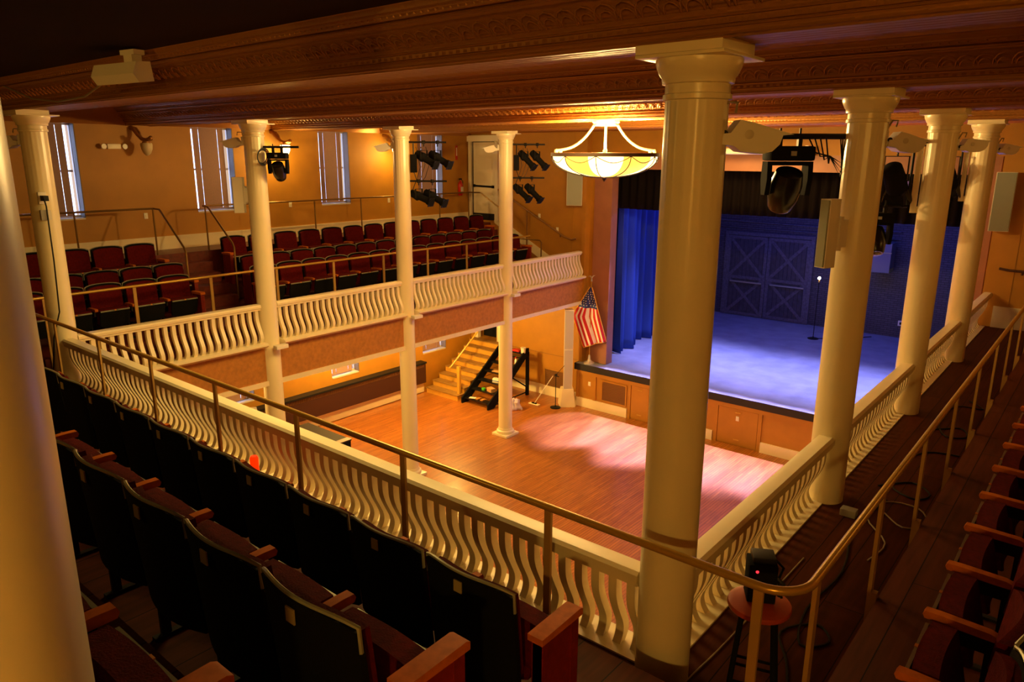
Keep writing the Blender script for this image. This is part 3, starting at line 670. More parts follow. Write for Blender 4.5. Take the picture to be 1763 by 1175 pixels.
# ------------------------------------------------------------------ theatre seats
WID = 0.54
def seat_proto(aisle=False, first_arm=True, number=True):
    t = thing('theatre_seat', 'x', 'theatre seat')
    hw = 0.284
    # back shell curved in plan
    def backrow(y_off, th, z, n=10, w=hw, round_top=0.0):
        return [Vector((w*(2*i/n-1), y_off-0.06*(1-(2*i/n-1)**2), z-round_top*abs(2*i/n-1)**4)) for i in range(n+1)]
    def slab(y0, y1, zz, w, mats, name, par, lean=0.05, top=0.03):
        b = MB(); zs = zz; rows = []
        for z in [q*0.95/0.90 for q in zs]:
            f = (z-0.34)/0.56; lo = -lean*f; rt = top*max(0, (f-0.8)/0.2)
            a = backrow(y0+lo, 0, z, w=w, round_top=rt); c = backrow(y1+lo, 0, z, w=w, round_top=rt)
            rows.append(a+c[::-1])
        vs = b.quads(rows, closed_u=True); b.cap(vs[0][::-1]); b.cap(vs[-1]); return b.build(name, mats, par, ang=50)
    sh = slab(0.0, 0.025, [0.30, 0.45, 0.6, 0.75, 0.84, 0.88, 0.90], hw, shell_m, 'backrest_shell', t)
    slab(0.022, 0.075, [0.40, 0.42, 0.6, 0.78, 0.855, 0.872], hw-0.025, velvet, 'back_cushion', t)
    f = 1.0
    rim = [Vector((hw*(2*i/12-1), 0.012-0.054-0.06*(1-(2*i/12-1)**2), 0.95-0.03*abs(2*i/12-1)**4+0.002)) for i in range(13)]
    rim = [rim[0]+Vector((0, 0.006, -0.10))]+rim+[rim[-1]+Vector((0, 0.006, -0.10))]
    MB().tube(rim, 0.009, 6).build('metal_edge', rim_m, t)
    MB().cbox((0, -0.118, 0.885), (0.05, 0.006, 0.06)).build('seat_plaque', mat('plaque_brass', (0.40, 0.30, 0.12), 0.4), sh)
    # folded pan
    def pan(y0, y1, z0, z1, ins, m, name, dy):
        b = MB(); w = hw-ins; rows = []
        for z, k in ((z0, 0.6), (z0+0.03, 0.95), ((z0+z1)/2, 1.0), (z1-0.015, 1.0), (z1, 0.96)):
            o = dy*(z-z0)/(z1-z0); ww = w*k if z < z1-0.01 else w*0.97
            q = [2*i/8-1 for i in range(9)]
            rows.append([Vector((ww*e_, y0+o+0.014*(1-e_*e_)-0.005, z)) for e_ in q]+[Vector((ww*e_, y1+o+0.014*(1-e_*e_)-0.005, z)) for e_ in q[::-1]])
        vs = b.quads(rows, closed_u=True); b.cap(vs[0][::-1]); b.cap(vs[-1]); return b.build(name, m, t, ang=50)
    pn = pan(0.250, 0.275, 0.26, 0.560, 0.045, shell_m, 'seat_pan', 0.07)
    pan(0.14, 0.251, 0.29, 0.59, 0.045, velvet, 'seat_cushion', 0.075)
    MB().box(-hw+0.05, hw-0.05, 0.335, 0.352, 0.545, 0.566).build('pan_edge', rim_m, pn)
    if number: MB().box(-0.014, 0.014, 0.337, 0.354, 0.55, 0.569).build('number_tag', mat('orange_tag', (0.8, 0.30, 0.05), 0.5), pn)
    return t
def add_arm(t, x, name='armrest', wide=0.05):
    MB().prism([(0.05, 0.565), (0.05, 0.595), (0.08, 0.605), (0.30, 0.612), (0.365, 0.61), (0.375, 0.59), (0.365, 0.57), (0.1, 0.565)], lambda u, v, s: Vector((x+s, u, v)), -wide/2, wide/2).build(name, arm_wood, t)
    m = MB(); m.box(x-0.012, x+0.012, 0.04, 0.09, 0, 0.565); m.box(x-0.012, x+0.012, 0.09, 0.28, 0.48, 0.565); m.box(x-0.02, x+0.02, 0.0, 0.26, 0, 0.02); m.build('standard', iron_m, t)
def add_end(t, x):
    MB().prism([(0.08, 0.61), (0.08, 0.645), (0.40, 0.655), (0.42, 0.645), (0.42, 0.61)], lambda u, v, s: Vector((x+s, u, v)), -0.045, 0.045).build('end_armrest', arm_wood, t)
    m = MB(); m.box(x-0.028, x+0.028, 0.10, 0.39, 0.0, 0.61)
    m.box(x-0.034, x+0.034, 0.10, 0.14, 0, 0.605); m.box(x-0.034, x+0.034, 0.34, 0.40, 0, 0.60); m.build('end_panel', end_wood, t)
PROTO = seat_proto()
add_arm(PROTO, -0.30)
used = [False]
def seat(x, y, z, rz, label, group, end_l=False, end_r=False):
    if not used[0]: t = PROTO; used[0] = True
    else: t = copy_tree(BASE)
    t.location = (x, y, z); t.rotation_euler = (0, 0, rz); t['label'] = label; t['group'] = group; t['category'] = 'theatre seat'
    if end_r: add_end(t, 0.30)
    return t
BASE = PROTO
# rear balcony rows (facing the hall)
for k in range(13):
    seat(-0.31-0.605*k, -1.44, 4.16, 0, 'black backed folding theatre seat, rear balcony front row, %s' % ('at the aisle with red end panel' if k == 0 else ORD[k]+' from the aisle end'), 'theatre seats in the rear balcony', end_r=False)
first = [o for o in bpy.data.objects if o.name.startswith('theatre_seat') and o.type == 'EMPTY'][0]
for k in range(6):
    seat(-0.18-0.597*k, -2.415, 4.58, 0, 'black backed folding theatre seat, rear balcony second row, %s' % ('at the aisle end' if k == 0 else ORD[k]+' from the aisle end'), 'theatre seats in the rear balcony')
for k in range(3):
    seat(-0.215-0.60*k, -3.34, 4.98, 0, 'folding seat with red cushion showing at the lower left corner, %s from the right' % ORD[k], 'theatre seats in the rear balcony')
# ends added after all copies exist (see below)
# right balcony front row (facing -X)
for k in range(13):
    seat(1.75, -0.72+0.592*k, 4.16, pi/2, 'dark folding theatre seat of the right balcony row, %s from the bottom of the picture' % ORD[k], 'theatre seats in the right balcony')
# left balcony rows (facing +X)
def lrow(xb, z, y0, n, pitch, where, grp, fromw):
    out = []
    for k in range(n):
        out.append(seat(xb, y0+pitch*(k+0.5), z, -pi/2, 'maroon theatre seat, left balcony %s, %s %s' % (where, ORD[k], fromw), grp))
    return out
G = 'theatre seats in the left balcony'
R = {}
def lrow_rev(xb, z, yend, n, pitch, where):
    out = []
    for k in range(n): out.append(seat(xb, yend-pitch*(k+0.5), z, -pi/2, 'maroon theatre seat, left balcony %s, left of the steps, %s from them' % (where, ORD[k]), G))
    return out
R['1L'] = lrow_rev(-11.24, 3.95, 2.72, 6, 0.60, 'front row')
R['2L'] = lrow_rev(-11.98, 4.06, 3.0, 6, 0.60, 'middle row')
R['3L'] = lrow_rev(-12.72, 4.40, 2.83, 6, 0.60, 'back row')
R['1R'] = lrow(-11.24, 3.95, 3.95, 14, 0.60, 'front row', G, 'seat right of the steps')
R['2R'] = lrow(-11.98, 4.06, 4.17, 13, 0.60, 'middle row', G, 'seat right of the steps')
R['3R'] = lrow(-12.72, 4.40, 4.17, 13, 0.64, 'back row', G, 'seat right of the steps')
seats = [o for o in bpy.data.objects if o.type == 'EMPTY' and o.name.startswith('theatre_seat')]
def nearest(x, y, z): return min(seats, key=lambda o: (o.location-Vector((x, y, z))).length)
for p in ((-0.31, -1.44, 4.16), (-0.18, -2.415, 4.58), (-0.215, -3.34, 4.98)): add_end(nearest(*p), 0.315)
for k_, o in (('1L', R['1L'][0]), ('2L', R['2L'][0]), ('3L', R['3L'][0])): add_end(o, -0.30)
for k_ in ('1R', '2R', '3R'): add_end(R[k_][-1], -0.30); add_end(R[k_][0], 0.30)

# ------------------------------------------------------------------ chandelier
t = thing('chandelier', 'large inverted bowl chandelier with amber panels hanging over the hall', 'chandelier', (-4.9, 6.75, 7.06))
RB = 0.88
glassA = mat('glowing_alabaster', (0.9, 0.7, 0.3), 0.4, emis=(1.0, 0.72, 0.26), estr=2.2)
glassB = mat('amber_panel', (0.8, 0.5, 0.08), 0.4, emis=(1.0, 0.50, 0.06), estr=1.1)
bo = MB(); rows = []
for i in range(13):
    a = pi/2*i/12; rows.append([Vector((RB*0.97*cos(a)*cos(q), RB*0.97*cos(a)*sin(q), -0.02-0.34*sin(a)**0.9)) for q in [2*pi*j/48 for j in range(48)]])
rows[-1] = [Vector((0.02*cos(2*pi*j/48), 0.02*sin(2*pi*j/48), -0.36)) for j in range(48)]
vs = bo.quads(rows, closed_u=True)
for f in bo.bm.faces:
    c = f.calc_center_median(); an = (math.degrees(math.atan2(c.y, c.x))+360) % 360
    f.material_index = int(an//36) % 2
bo.build('bowl', [glassA, glassB], t, ang=80)
rg = MB(); rg.lathe([(RB, -0.035), (RB+0.012, -0.03), (RB+0.012, 0.02), (RB, 0.025), (RB-0.02, 0.02), (RB-0.02, -0.03)], n=64, cap=False)
rg.build('rim_band', mat('dark_bronze', (0.04, 0.02, 0.012), 0.4, metal=0.4), t)
cg = MB()
for j in range(10):
    q = 2*pi*j/10+0.1
    cg.tube([(RB*1.0*cos(i/10*pi/2)*cos(q), RB*1.0*cos(i/10*pi/2)*sin(q), -0.03-0.345*sin(i/10*pi/2)**0.9) for i in range(11)], 0.007, 5)
    pts = []
    for i in range(9):
        qq = q+2*pi/10*i/8; dz = 0.10*sin(pi*i/8); a = math.asin(min(1, dz/0.34)); pts.append((RB*1.0*cos(a)*cos(qq), RB*1.0*cos(a)*sin(qq), -0.03-dz))
    cg.tube(pts, 0.006, 5)
cg.lathe([(0.002, -0.44), (0.02, -0.42), (0.04, -0.385), (0.09, -0.37)], n=16)
cg.build('scroll_cage', mat('dark_bronze', (0, 0, 0)), t)
ivory = mat('ivory_arm', (0.85, 0.72, 0.5), 0.4)
for j in range(4):
    q = 2*pi*j/4+math.radians(-57.3); a = MB()
    arcp = [(0.80, 0.06), (0.68, 0.075), (0.55, 0.11), (0.43, 0.18), (0.33, 0.27), (0.25, 0.37), (0.19, 0.46)]
    a.tube([(r*cos(q), r*sin(q), z) for r, z in smoothpts(arcp, 3)], 0.021, 8); a.ball((0.80*cos(q), 0.80*sin(q), 0.05), 0.035, 8); a.ball((0.73*cos(q), 0.73*sin(q), 0.045), 0.03, 8)
    a.build('arm', ivory, t)
MB().lathe([(0.19, 0.45), (0.20, 0.455), (0.20, 0.49), (0.22, 0.50), (0.22, 0.54)], n=32).build('ceiling_mount', ivory, t)
for q in (-57, 63, 183):
    lamp('chandelier_light', 'POINT', (-4.9+0.55*cos(math.radians(q)), 6.75+0.55*sin(math.radians(q)), 7.2), 210, (1.0, 0.62, 0.2), 0.06)

# wall sconces on brackets
shade_on = mat('lit_shade', (1, 0.8, 0.4), emis=(1.0, 0.70, 0.25), estr=14); shade_off = mat('unlit_shade', (0.62, 0.50, 0.28), 0.4)
def sconce(y, on, label):
    t = thing('wall_sconce', label, 'wall lamp', (XL, y, 7.25))
    m = MB(); m.tube([(0.0, -0.06, 0.30), (0.10, -0.05, 0.28), (0.20, -0.02, 0.16), (0.30, 0, 0.08), (0.42, 0.02, 0.06), (0.6, 0.03, 0.08)], [0.05, 0.05, 0.045, 0.04, 0.035, 0.045], 8)
    m.tube([(0.26, 0, 0.10), (0.24, 0, 0.20), (0.14, -0.02, 0.30)], 0.02, 6); m.ball((0.62, 0.03, 0.09), 0.05, 8); m.build('bracket', gold_bead, t)
    MB().lathe([(0.05, 0.04), (0.075, 0.03), (0.078, 0.0), (0.082, -0.03)], (0.42, 0.02, 0), 16).build('fitter', gold_bead, t)
    MB().lathe([(0.105, 0.0), (0.115, -0.03), (0.105, -0.12), (0.07, -0.20), (0.02, -0.245)], (0.42, 0.02, 0), 20).build('shade', shade_on if on else shade_off, t)
sconce(3.22, False, 'unlit scrolled wall sconce with a frosted shade near the far left windows')
sconce(6.42, True, 'brightly lit wall sconce behind the moving head light')
sconce(9.85, True, 'brightly lit wall sconce just left of the column with two spotlight bars')
for y in (6.42, 9.85): lamp('sconce_light', 'POINT', (XL+0.62, y-0.05, 7.0), 26, (1.0, 0.58, 0.12), 0.08)

# ------------------------------------------------------------------ fixtures on columns
def floodlight(x, y, z, rz, label, pitch=0.18):
    t = thing('floodlight', label, 'light fixture', (x, y, z), rz, group='white hooded fixtures on the columns')
    MB().cbox((0.02, 0, 0.0), (0.05, 0.09, 0.13), bev=0.006).build('mount_plate', white_m, t)
    m = MB(); mt = Matrix.Rotation(pitch, 4, 'Y')
    prof = [(0.05, -0.065), (0.05, -0.01), (0.085, 0.0), (0.12, 0.075), (0.20, 0.072), (0.30, 0.062), (0.41, 0.052), (0.355, 0.038), (0.35, -0.01), (0.32, -0.052), (0.27, -0.075), (0.16, -0.082), (0.12, -0.062)]
    m.prism(prof, lambda u, v, s: mt @ Vector((u, s, v)), -0.075, 0.075)
    m.build('housing', white_m, t, ang=25)
    MB().lathe([(0.022, 0), (0.024, 0.003), (0.022, 0.004)], (0, 0, 0), 16, mtx=mt @ Matrix.Translation((0.18, -0.077, 0.01)) @ Matrix.Rotation(pi/2, 4, 'X')).build('round_emblem', mat('grey_mark', (0.62, 0.58, 0.48), 0.5), t)
    MB().tube([(0.03, -0.03, 0.06), (0.06, -0.05, 0.14), (0.12, -0.02, 0.14), (0.12, 0, 0.09)], 0.008, 6).build('cable_loop', mat('cable_grey', (0.3, 0.25, 0.15), 0.5), t)
    MB().lathe([(0.02, 0), (0.02, 0.01)], (0, 0, 0), 12, mtx=Matrix.Translation((0.055, -0.05, -0.02)) @ Matrix.Rotation(pi/2, 4, 'X')).build('pivot_knob', iron_m, t)
d0 = math.radians(38)
floodlight(0.0+0.155*cos(d0)*0.7, 0.0+0.02, 7.17, d0, 'white hooded floodlight on the large foreground column')
floodlight(0.11, S+0.03, 7.20, d0, 'white hooded floodlight on the right row column with the slim speaker', 0.22)
floodlight(0.12, 2*S+0.02, 7.18, d0-0.1, 'white hooded floodlight on the third right column', 0.02)
floodlight(0.12, 3*S+0.02, 7.18, d0+0.1, 'white hooded floodlight on the farthest right column', 0.1)
floodlight(WX-0.12, S-0.10, 7.26, math.radians(218), 'small white hooded fixture on the left side of the column with the moving head')
floodlight(WX-0.12, 2*S-0.10, 7.22, math.radians(218), 'grey hooded fixture in front of the lit sconce beside the middle column')
floodlight(WX-0.12, 3*S-0.10, 7.22, math.radians(218), 'white hooded fixture on the column overlapping the white door')
floodlight(WX-0.12, -0.10, 7.22, math.radians(218), 'round grey fixture on the far left column against the bright window slit')

def box_speaker(x, y, z, rz, w, h, d, label, tilt=0.0, taper=0.7, mt_len=0.1, name='column_speaker'):
    t = thing(name, label, 'speaker', (x, y, z), rz)
    R_ = Matrix.Rotation(tilt, 4, 'Y')
    fn = lambda u, v, s: R_ @ Vector((u, v, s))
    MB().prism([(-d/2, -w/2*taper), (d/2, -w/2), (d/2, w/2), (-d/2, w/2*taper)], fn, -h/2, h/2).build('cabinet', white_m, t, smooth=False)
    m = MB(); m.prism([(d/2, -w/2+0.01), (d/2+0.012, -w/2+0.015), (d/2+0.012, w/2-0.015), (d/2, w/2-0.01)], fn, -h/2+0.01, h/2-0.01); m.build('grille', grey_cloth, t)
    if mt_len:
        m = MB(); m.box(-d/2-mt_len, -d/2, -0.05, 0.05, -0.12, 0.12, R_); m.box(-d/2-0.035, -d/2-0.005, -0.06, 0.06, -0.15, 0.15, R_); m.build('bracket', white_m, t)
    return t
box_speaker(-0.14, 3.00, 6.38, math.radians(241), 0.12, 0.60, 0.13, 'slim white column speaker on the second right column', mt_len=0.10)
box_speaker(WX-0.22, S-0.22, 6.36, math.radians(222), 0.17, 0.6, 0.16, 'slim white speaker on the left balcony column below the moving head', mt_len=0.08)
box_speaker(-9.80, 12.98, 6.22, math.radians(-70), 0.44, 1.0, 0.26, 'white array speaker on the stage wall left of the stage, below the chandelier', tilt=0.0, mt_len=0.08)
box_speaker(-0.01, 13.02, 6.22, math.radians(-75), 0.34, 1.10, 0.2, 'grey cloth fronted speaker on the wall at the far right edge', mt_len=0.05)
t = box_speaker(-5.13, -0.72, 7.72, math.radians(188), 0.16, 0.16, 0.55, 'white speaker box hung under the near beam at the upper left', mt_len=0)
bpy.data.objects.remove(t.children[0]); 
for c in list(t.children): bpy.data.objects.remove(c)
m = MB().prism([(-0.09, -0.07), (0.05, -0.09), (0.10, -0.02), (0.06, 0.08), (-0.07, 0.09)], lambda u, v, s: Vector((s, u, v)), -0.31, 0.33); m.build('cabinet', white_m, t, smooth=False)
m = MB(); m.box(-0.24, -0.12, -0.04, 0.05, 0.07, 0.15); m.box(-0.28, -0.08, -0.045, 0.055, 0.14, 0.18); m.build('bracket', white_m, t)
# tall white speaker on the floor, beside the stage
t = thing('tower_speaker', 'tall white tower speaker on a draped base at the left corner of the stage', 'speaker', (-9.80, 12.80, 0), math.radians(-48))
m = MB(); m.prism([(-0.10, -0.11), (0.12, -0.13), (0.12, 0.13), (-0.10, 0.11)], lambda u, v, s: Vector((u, v, s)), 0.5, 2.85); m.build('cabinet', white_m, t, smooth=False)
m = MB(); m.box(0.12, 0.13, -0.115, 0.115, 0.52, 1.68); m.box(0.12, 0.13, -0.115, 0.115, 1.72, 2.82); m.build('grille', mat('pale_grille', (0.55, 0.52, 0.5), 0.6), t)
m = MB()
rows = []
for z, w, d in ((0.0, 0.24, 0.22), (0.1, 0.235, 0.215), (0.3, 0.20, 0.19), (0.5, 0.18, 0.17), (0.53, 0.17, 0.16)):
    rows.append([Vector((-d, -w, z)), Vector((d*0.9, -w*0.9, z)), Vector((d*0.9, w*0.9, z)), Vector((0, w*1.15 if z < 0.4 else w, z)), Vector((-d, w, z))])
vs = m.quads(rows, closed_u=True); m.cap(vs[0][::-1]); m.cap(vs[-1]); m.build('draped_base', cream_m, t, ang=20)
# lower white speaker beside column L1
t = thing('tower_speaker', 'white tower speaker under the left balcony behind the second left column', 'speaker', (-10.35, 3.15, 0), math.radians(-35))
m = MB(); m.prism([(-0.12, -0.13), (0.12, -0.16), (0.12, 0.16), (-0.12, 0.13)], lambda u, v, s: Vector((u, v, s)), 0.5, 2.35); m.build('cabinet', white_m, t, smooth=False); MB().box(0.12, 0.13, -0.13, 0.13, 0.55, 2.3).build('grille', mat('pale_grille', (0, 0, 0)), t)
MB().box(-0.2, 0.2, -0.2, 0.2, 0, 0.5, bev=0.02).build('base', cream_m, t)

# small white boxes at ledge in front of columns
for y, lab in ((S, 'second left column'), (2*S, 'middle left column'), (3*S, 'left column nearest the stage')):
    t = thing('ledge_light', 'small white light box on the balcony ledge at the %s' % lab, 'light fixture', (WX+0.30, y+0.03, 3.68), group='small white boxes on the balcony ledge')
    MB().cbox((0, 0, 0.03), (0.12, 0.24, 0.07), bev=0.01).build('box', white_m, t); MB().cbox((-0.1, 0, 0.0), (0.12, 0.1, 0.05)).build('arm', white_m, t)

# spotlights
def ellipsoidal(loc, aim, label, group, L=0.48, drop=0.17):
    # loc = clamp point on pipe
    t = thing('stage_spotlight', label, 'stage light', loc, group=group)
    m = MB(); m.tube([(0, 0, 0.03), (0, 0, -drop*0.5)], 0.012, 6); m.cbox((0, 0, 0.0), (0.05, 0.05, 0.07)); m.build('clamp', iron_m, t)
    d = (Vector(aim)).normalized(); q = d.to_track_quat('X', 'Z').to_matrix().to_4x4(); c = Matrix.Translation((0, 0, -drop-0.14)) @ q
    y = MB()
    for s in (-1, 1): y.box(-0.015, 0.015, s*0.108-0.005, s*0.108+0.005, -0.02, 0.15, Matrix.Translation((0, 0, -drop-0.14)) @ Matrix.Rotation(math.atan2(d.y, d.x), 4, 'Z'))
    y.box(-0.015, 0.015, -0.113, 0.113, 0.145, 0.155, Matrix.Translation((0, 0, -drop-0.14)) @ Matrix.Rotation(math.atan2(d.y, d.x), 4, 'Z')); y.build('yoke', iron_m, t)
    k = Matrix.Rotation(pi/2, 4, 'Y')
    MB().lathe([(0.04, -0.22), (0.075, -0.20), (0.085, -0.10), (0.10, -0.02), (0.085, 0.0), (0.075, 0.02), (0.068, 0.03), (0.066, L-0.24), (0.082, L-0.23), (0.09, L-0.13), (0.078, L-0.13)], n=18, mtx=c @ k).build('barrel', black_m, t)
    m = MB(); m.box(L-0.15, L-0.135, -0.09, 0.09, -0.09, 0.09, c); m.build('gel_frame', iron_m, t)
    MB().lathe([(0.05, 0), (0.04, 0.012), (0.015, 0.02)], n=14, mtx=c @ Matrix.Translation((L-0.155, 0, 0)) @ k).build('lens', gloss_black, t)
    return t
def bar(p0, p1, label, r=0.02):
    o = MB().tube([Vector(p0), Vector(p1)], r, 10).build('lighting_bar', iron_m, loc=p0); return tag(o, label, 'pipe', 'black lighting pipes')
e = Vector((0.77, 0.64, 0))
GL = 'black spotlights on the left balcony columns'
for (cy, nm) in ((2*S, 'middle left column'), (3*S, 'left column nearest the stage')):
    base = Vector((WX, cy, 0))
    zA, zB = 7.29, 6.52
    bar(base+e*0.10+Vector((0, 0, zA)), base+e*0.92+Vector((0, 0, zA)), 'upper black lighting pipe clamped to the %s' % nm)
    bar(base+e*0.10+Vector((0, 0, zB)), base+e*0.92+Vector((0, 0, zB)), 'lower black lighting pipe clamped to the %s' % nm)
    steep = -0.55 if cy == 2*S else -0.95
    ax = e+Vector((0.0, 0.0, steep)) if cy == 2*S else e*0.9+Vector((0, 0, steep))
    pv = Vector((0.64, -0.77, 0)); ax = ax+pv*0.62
    ellipsoidal(base+e*0.46+Vector((0, 0, zA)), ax, 'black spotlight, inner one on the upper bar of the %s' % nm, GL)
    ellipsoidal(base+e*0.74+Vector((0, 0, zA)), ax, 'black spotlight, outer one on the upper bar of the %s' % nm, GL)
    ellipsoidal(base+e*0.34+Vector((0, 0, zB)), ax+Vector((0, 0, 0.15)), 'black spotlight, inner one on the lower bar of the %s' % nm, GL)
    ellipsoidal(base+e*0.62+Vector((0, 0, zB)), ax+Vector((0, 0, 0.05)), 'black spotlight, outer one on the lower bar of the %s' % nm, GL)
    t = thing('dimmer_box', 'black box hung under the upper lighting pipe at the %s' % nm, 'dimmer', base+e*0.25+Vector((0, 0, 6.87)), math.radians(40))
    MB().cbox((0, 0, 0), (0.13, 0.12, 0.36), bev=0.01).build('box', black_m, t); MB().tube([(0, 0, 0.18), (0, 0, 0.42)], 0.015, 6).build('hook', iron_m, t)
    pts = [base+e*0.25+Vector((0, 0, 6.7)), base+e*0.3+Vector((0, 0, 6.55)), base+e*0.22+Vector((0, 0, 6.35)), base+e*0.26+Vector((0.02, -0.03, 6.3)), base+e*0.3+Vector((0, 0, 6.2))]
    c = MB().tube([Vector((p[0], p[1], p[2])) for p in pts], 0.009, 5)
    for q in range(3):
        c.tube([base+e*(0.3+0.1*q)+Vector((0, 0, 7.2)), base+e*(0.36+0.1*q)+Vector((0, 0.03, 6.8+0.05*q)), base+e*(0.32+0.08*q)+Vector((0, 0, 6.6)), base+e*(0.30+0.05*q)+Vector((0, 0, 6.5))], 0.006, 5)
    tag(c.build('power_cable', iron_m, loc=pts[0]), 'black cables looping between the lighting pipes at the %s' % nm, 'cable')

def moving_head(loc, rz, label, tilt, s=1.0):
    t = thing('moving_head_light', label, 'stage light', loc, rz)
    m = MB()
    for x in (-0.09, 0.09): m.cbox((x*s, 0, -0.02), (0.035, 0.05, 0.10)); m.tube([(x*s, 0, 0.03), (x*s, 0, 0.09)], 0.01, 6)
    m.build('clamp', iron_m, t)
    m = MB().cbox((0, 0, -0.13*s), (0.40*s, 0.26*s, 0.13*s), bev=0.025*s); m.build('base', black_m, t)
    h = MB()
    for x in (-0.17, 0.17): h.tube([(x*s-0.02, 0, -0.13*s), (x*s+0.02, 0, -0.13*s)], 0.05*s, 10)
    h.build('base_handle', iron_m, t)
    MB().cbox((0, -0.13*s-0.003, -0.13*s), (0.05*s, 0.006, 0.04*s)).build('display', mat('lcd', (0.4, 0.4, 0.42), 0.3), t)
    a = MB()
    for sg in (-1, 1):
        a.prism([(-0.07, -0.20), (0.07, -0.20), (0.085, -0.36), (0.05, -0.50), (-0.05, -0.50), (-0.085, -0.36)], lambda u, v, x: Vector((x*s, u*s, v*s)), sg*0.185-0.022, sg*0.185+0.022)
    a.box(-0.19*s, 0.19*s, -0.07*s, 0.07*s, -0.235*s, -0.20*s); a.build('yoke', black_m, t)
    mt = Matrix.Translation((0, 0, -0.42*s)) @ Matrix.Rotation(tilt, 4, 'X')
    MB().lathe([(0.06*s, 0.16*s), (0.12*s, 0.14*s), (0.145*s, 0.02*s), (0.14*s, -0.10*s), (0.11*s, -0.22*s), (0.095*s, -0.24*s)], n=22, mtx=mt).build('head', gloss_black, t)
    MB().lathe([(0.09*s, -0.236*s), (0.06*s, -0.25*s), (0.02*s, -0.258*s)], n=22, mtx=mt).build('lens', mat('lens_glass', (0.05, 0.03, 0.04), 0.05), t)
    return t
moving_head((-0.55, 2.98, 7.19), math.radians(40), 'black moving head light hanging left of the second right column', math.radians(28), 0.98)
bar((-0.80, 2.80, 7.21), (0.0, 3.38, 7.21), 'thick black pipe beside the second right column, holding the moving head', 0.026)
moving_head((WX+0.37, S+0.20, 7.12), math.radians(40), 'black moving head light on the left balcony column in front of a lit sconce', math.radians(38), 0.80)
bar((WX+0.10, S+0.05, 7.16), (WX+0.62, S+0.45, 7.16), 'short black pipe on the left balcony column, holding the moving head', 0.02)
c = MB()
for k in range(3):
    r_ = 0.11+0.015*k; c.tube([(WX+0.25+0.02*k+0.02*sin(a), S-0.02+r_*cos(a)*0.8, 7.0+r_*sin(a)) for a in [2*pi*i/20 for i in range(21)]], 0.010, 6)
tag(c.build('coiled_cable', iron_m, loc=(WX+0.17, S-0.14, 7.0)), 'coil of black cable hung on the column beside the moving head', 'cable')
c = MB()
for k in range(4):
    c.tube([Vector((-0.42+0.05*k, 3.08, 7.2)), Vector((-0.36+0.04*k, 3.12, 7.07-0.03*k)), Vector((-0.26, 3.2, 7.04)), Vector((-0.17, 3.26, 6.98-0.04*k)), Vector((-0.2+0.02*k, 3.25, 7.2))], 0.007, 5)
tag(c.build('power_cable', iron_m, loc=(-0.3, 3.15, 7.1)), 'tangle of black cables on the pipe beside the second right column', 'cable')
# dark cluster between right columns
t = bar((-0.95, 2*S-0.55, 7.22), (0.0, 2*S+0.0, 7.22), 'black pipe with dark stage lights left of the third right column', 0.022)
t = bar((-0.95, 3*S-0.55, 7.22), (0.0, 3*S+0.0, 7.22), 'black pipe with dark stage lights left of the farthest right column', 0.022)
def parcan(loc, label, aim=(-0.2, 1, -0.5), s=1.0):
    t = thing('stage_spotlight', label, 'stage light', loc, group='dark stage lights between the right columns')
    m = MB(); m.tube([(0, 0, 0.03), (0, 0, -0.16)], 0.012, 6); m.cbox((0, 0, 0), (0.05, 0.05, 0.07)); m.build('clamp', iron_m, t)
    m = MB(); m.box(-0.13*s, -0.12*s, -0.02, 0.02, -0.40*s, -0.15); m.box(0.12*s, 0.13*s, -0.02, 0.02, -0.40*s, -0.15); m.box(-0.13*s, 0.13*s, -0.02, 0.02, -0.16, -0.15); m.build('yoke', iron_m, t)
    q = Vector(aim).normalized().to_track_quat('Z', 'Y').to_matrix().to_4x4(); mt = Matrix.Translation((0, 0, -0.38*s)) @ q
    MB().lathe([(0.05*s, -0.2*s), (0.10*s, -0.16*s), (0.115*s, 0.0), (0.115*s, 0.16*s), (0.10*s, 0.16*s), (0.09*s, 0.02*s)], n=20, mtx=mt).build('can', black_m, t)
    m = MB()
    for k in range(4): m.box(-0.10*s, 0.10*s, -0.003, 0.003, 0, 0.14*s, mt @ Matrix.Rotation(k*pi/2, 4, 'Z') @ Matrix.Translation((0, 0.115*s, 0.16*s)) @ Matrix.Rotation(-0.3, 4, 'X'))
    m.build('barn_door', gloss_black, t)
parcan((-0.75, 2*S-0.43, 7.2), 'dark stage light, outer one left of the third right column', (-0.3, 1, -0.8))
parcan((-0.42, 2*S-0.24, 7.2), 'dark stage light with barn doors, inner one left of the third right column', (0.1, 1, -1.0), 1.1)
parcan((-0.42, 3*S-0.24, 7.2), 'dark stage light left of the farthest right column', (0.1, 1, -1.0), 1.2)
moving_head((-0.55, 2*S-0.30, 6.42), math.radians(30), 'dark moving head low in the cluster of lights before the third right column', math.radians(-30), 0.9)
moving_head((-0.50, 3*S-0.26, 6.42), math.radians(30), 'dark moving head low in the cluster of lights before the farthest right column', math.radians(-30), 0.9)
for y, lab in ((2*S, 'third'), (3*S, 'farthest')):
    bar((-0.27, y-0.10, 7.25), (-0.27, y-0.10, 6.46), 'vertical black drop pipe before the %s right column' % lab, 0.015)
    bar((-0.27, y-0.10, 6.44), (-0.85, y-0.45, 6.44), 'low black crossbar before the %s right column' % lab, 0.016)
    t = thing('mounting_board', 'tall cream mounting board fixed to the %s right column' % lab, 'board', (-0.185, y-0.02, 6.36))
    MB().box(-0.06, 0.0, -0.05, 0.02, 0, 0.90, bev=0.004).build('board', cream_m, t); MB().box(0.0, 0.05, -0.02, 0.0, 0, 0.08).build('lower_cleat', cream_m, t); MB().box(0.0, 0.05, -0.02, 0.0, 0.82, 0.9).build('upper_cleat', cream_m, t)
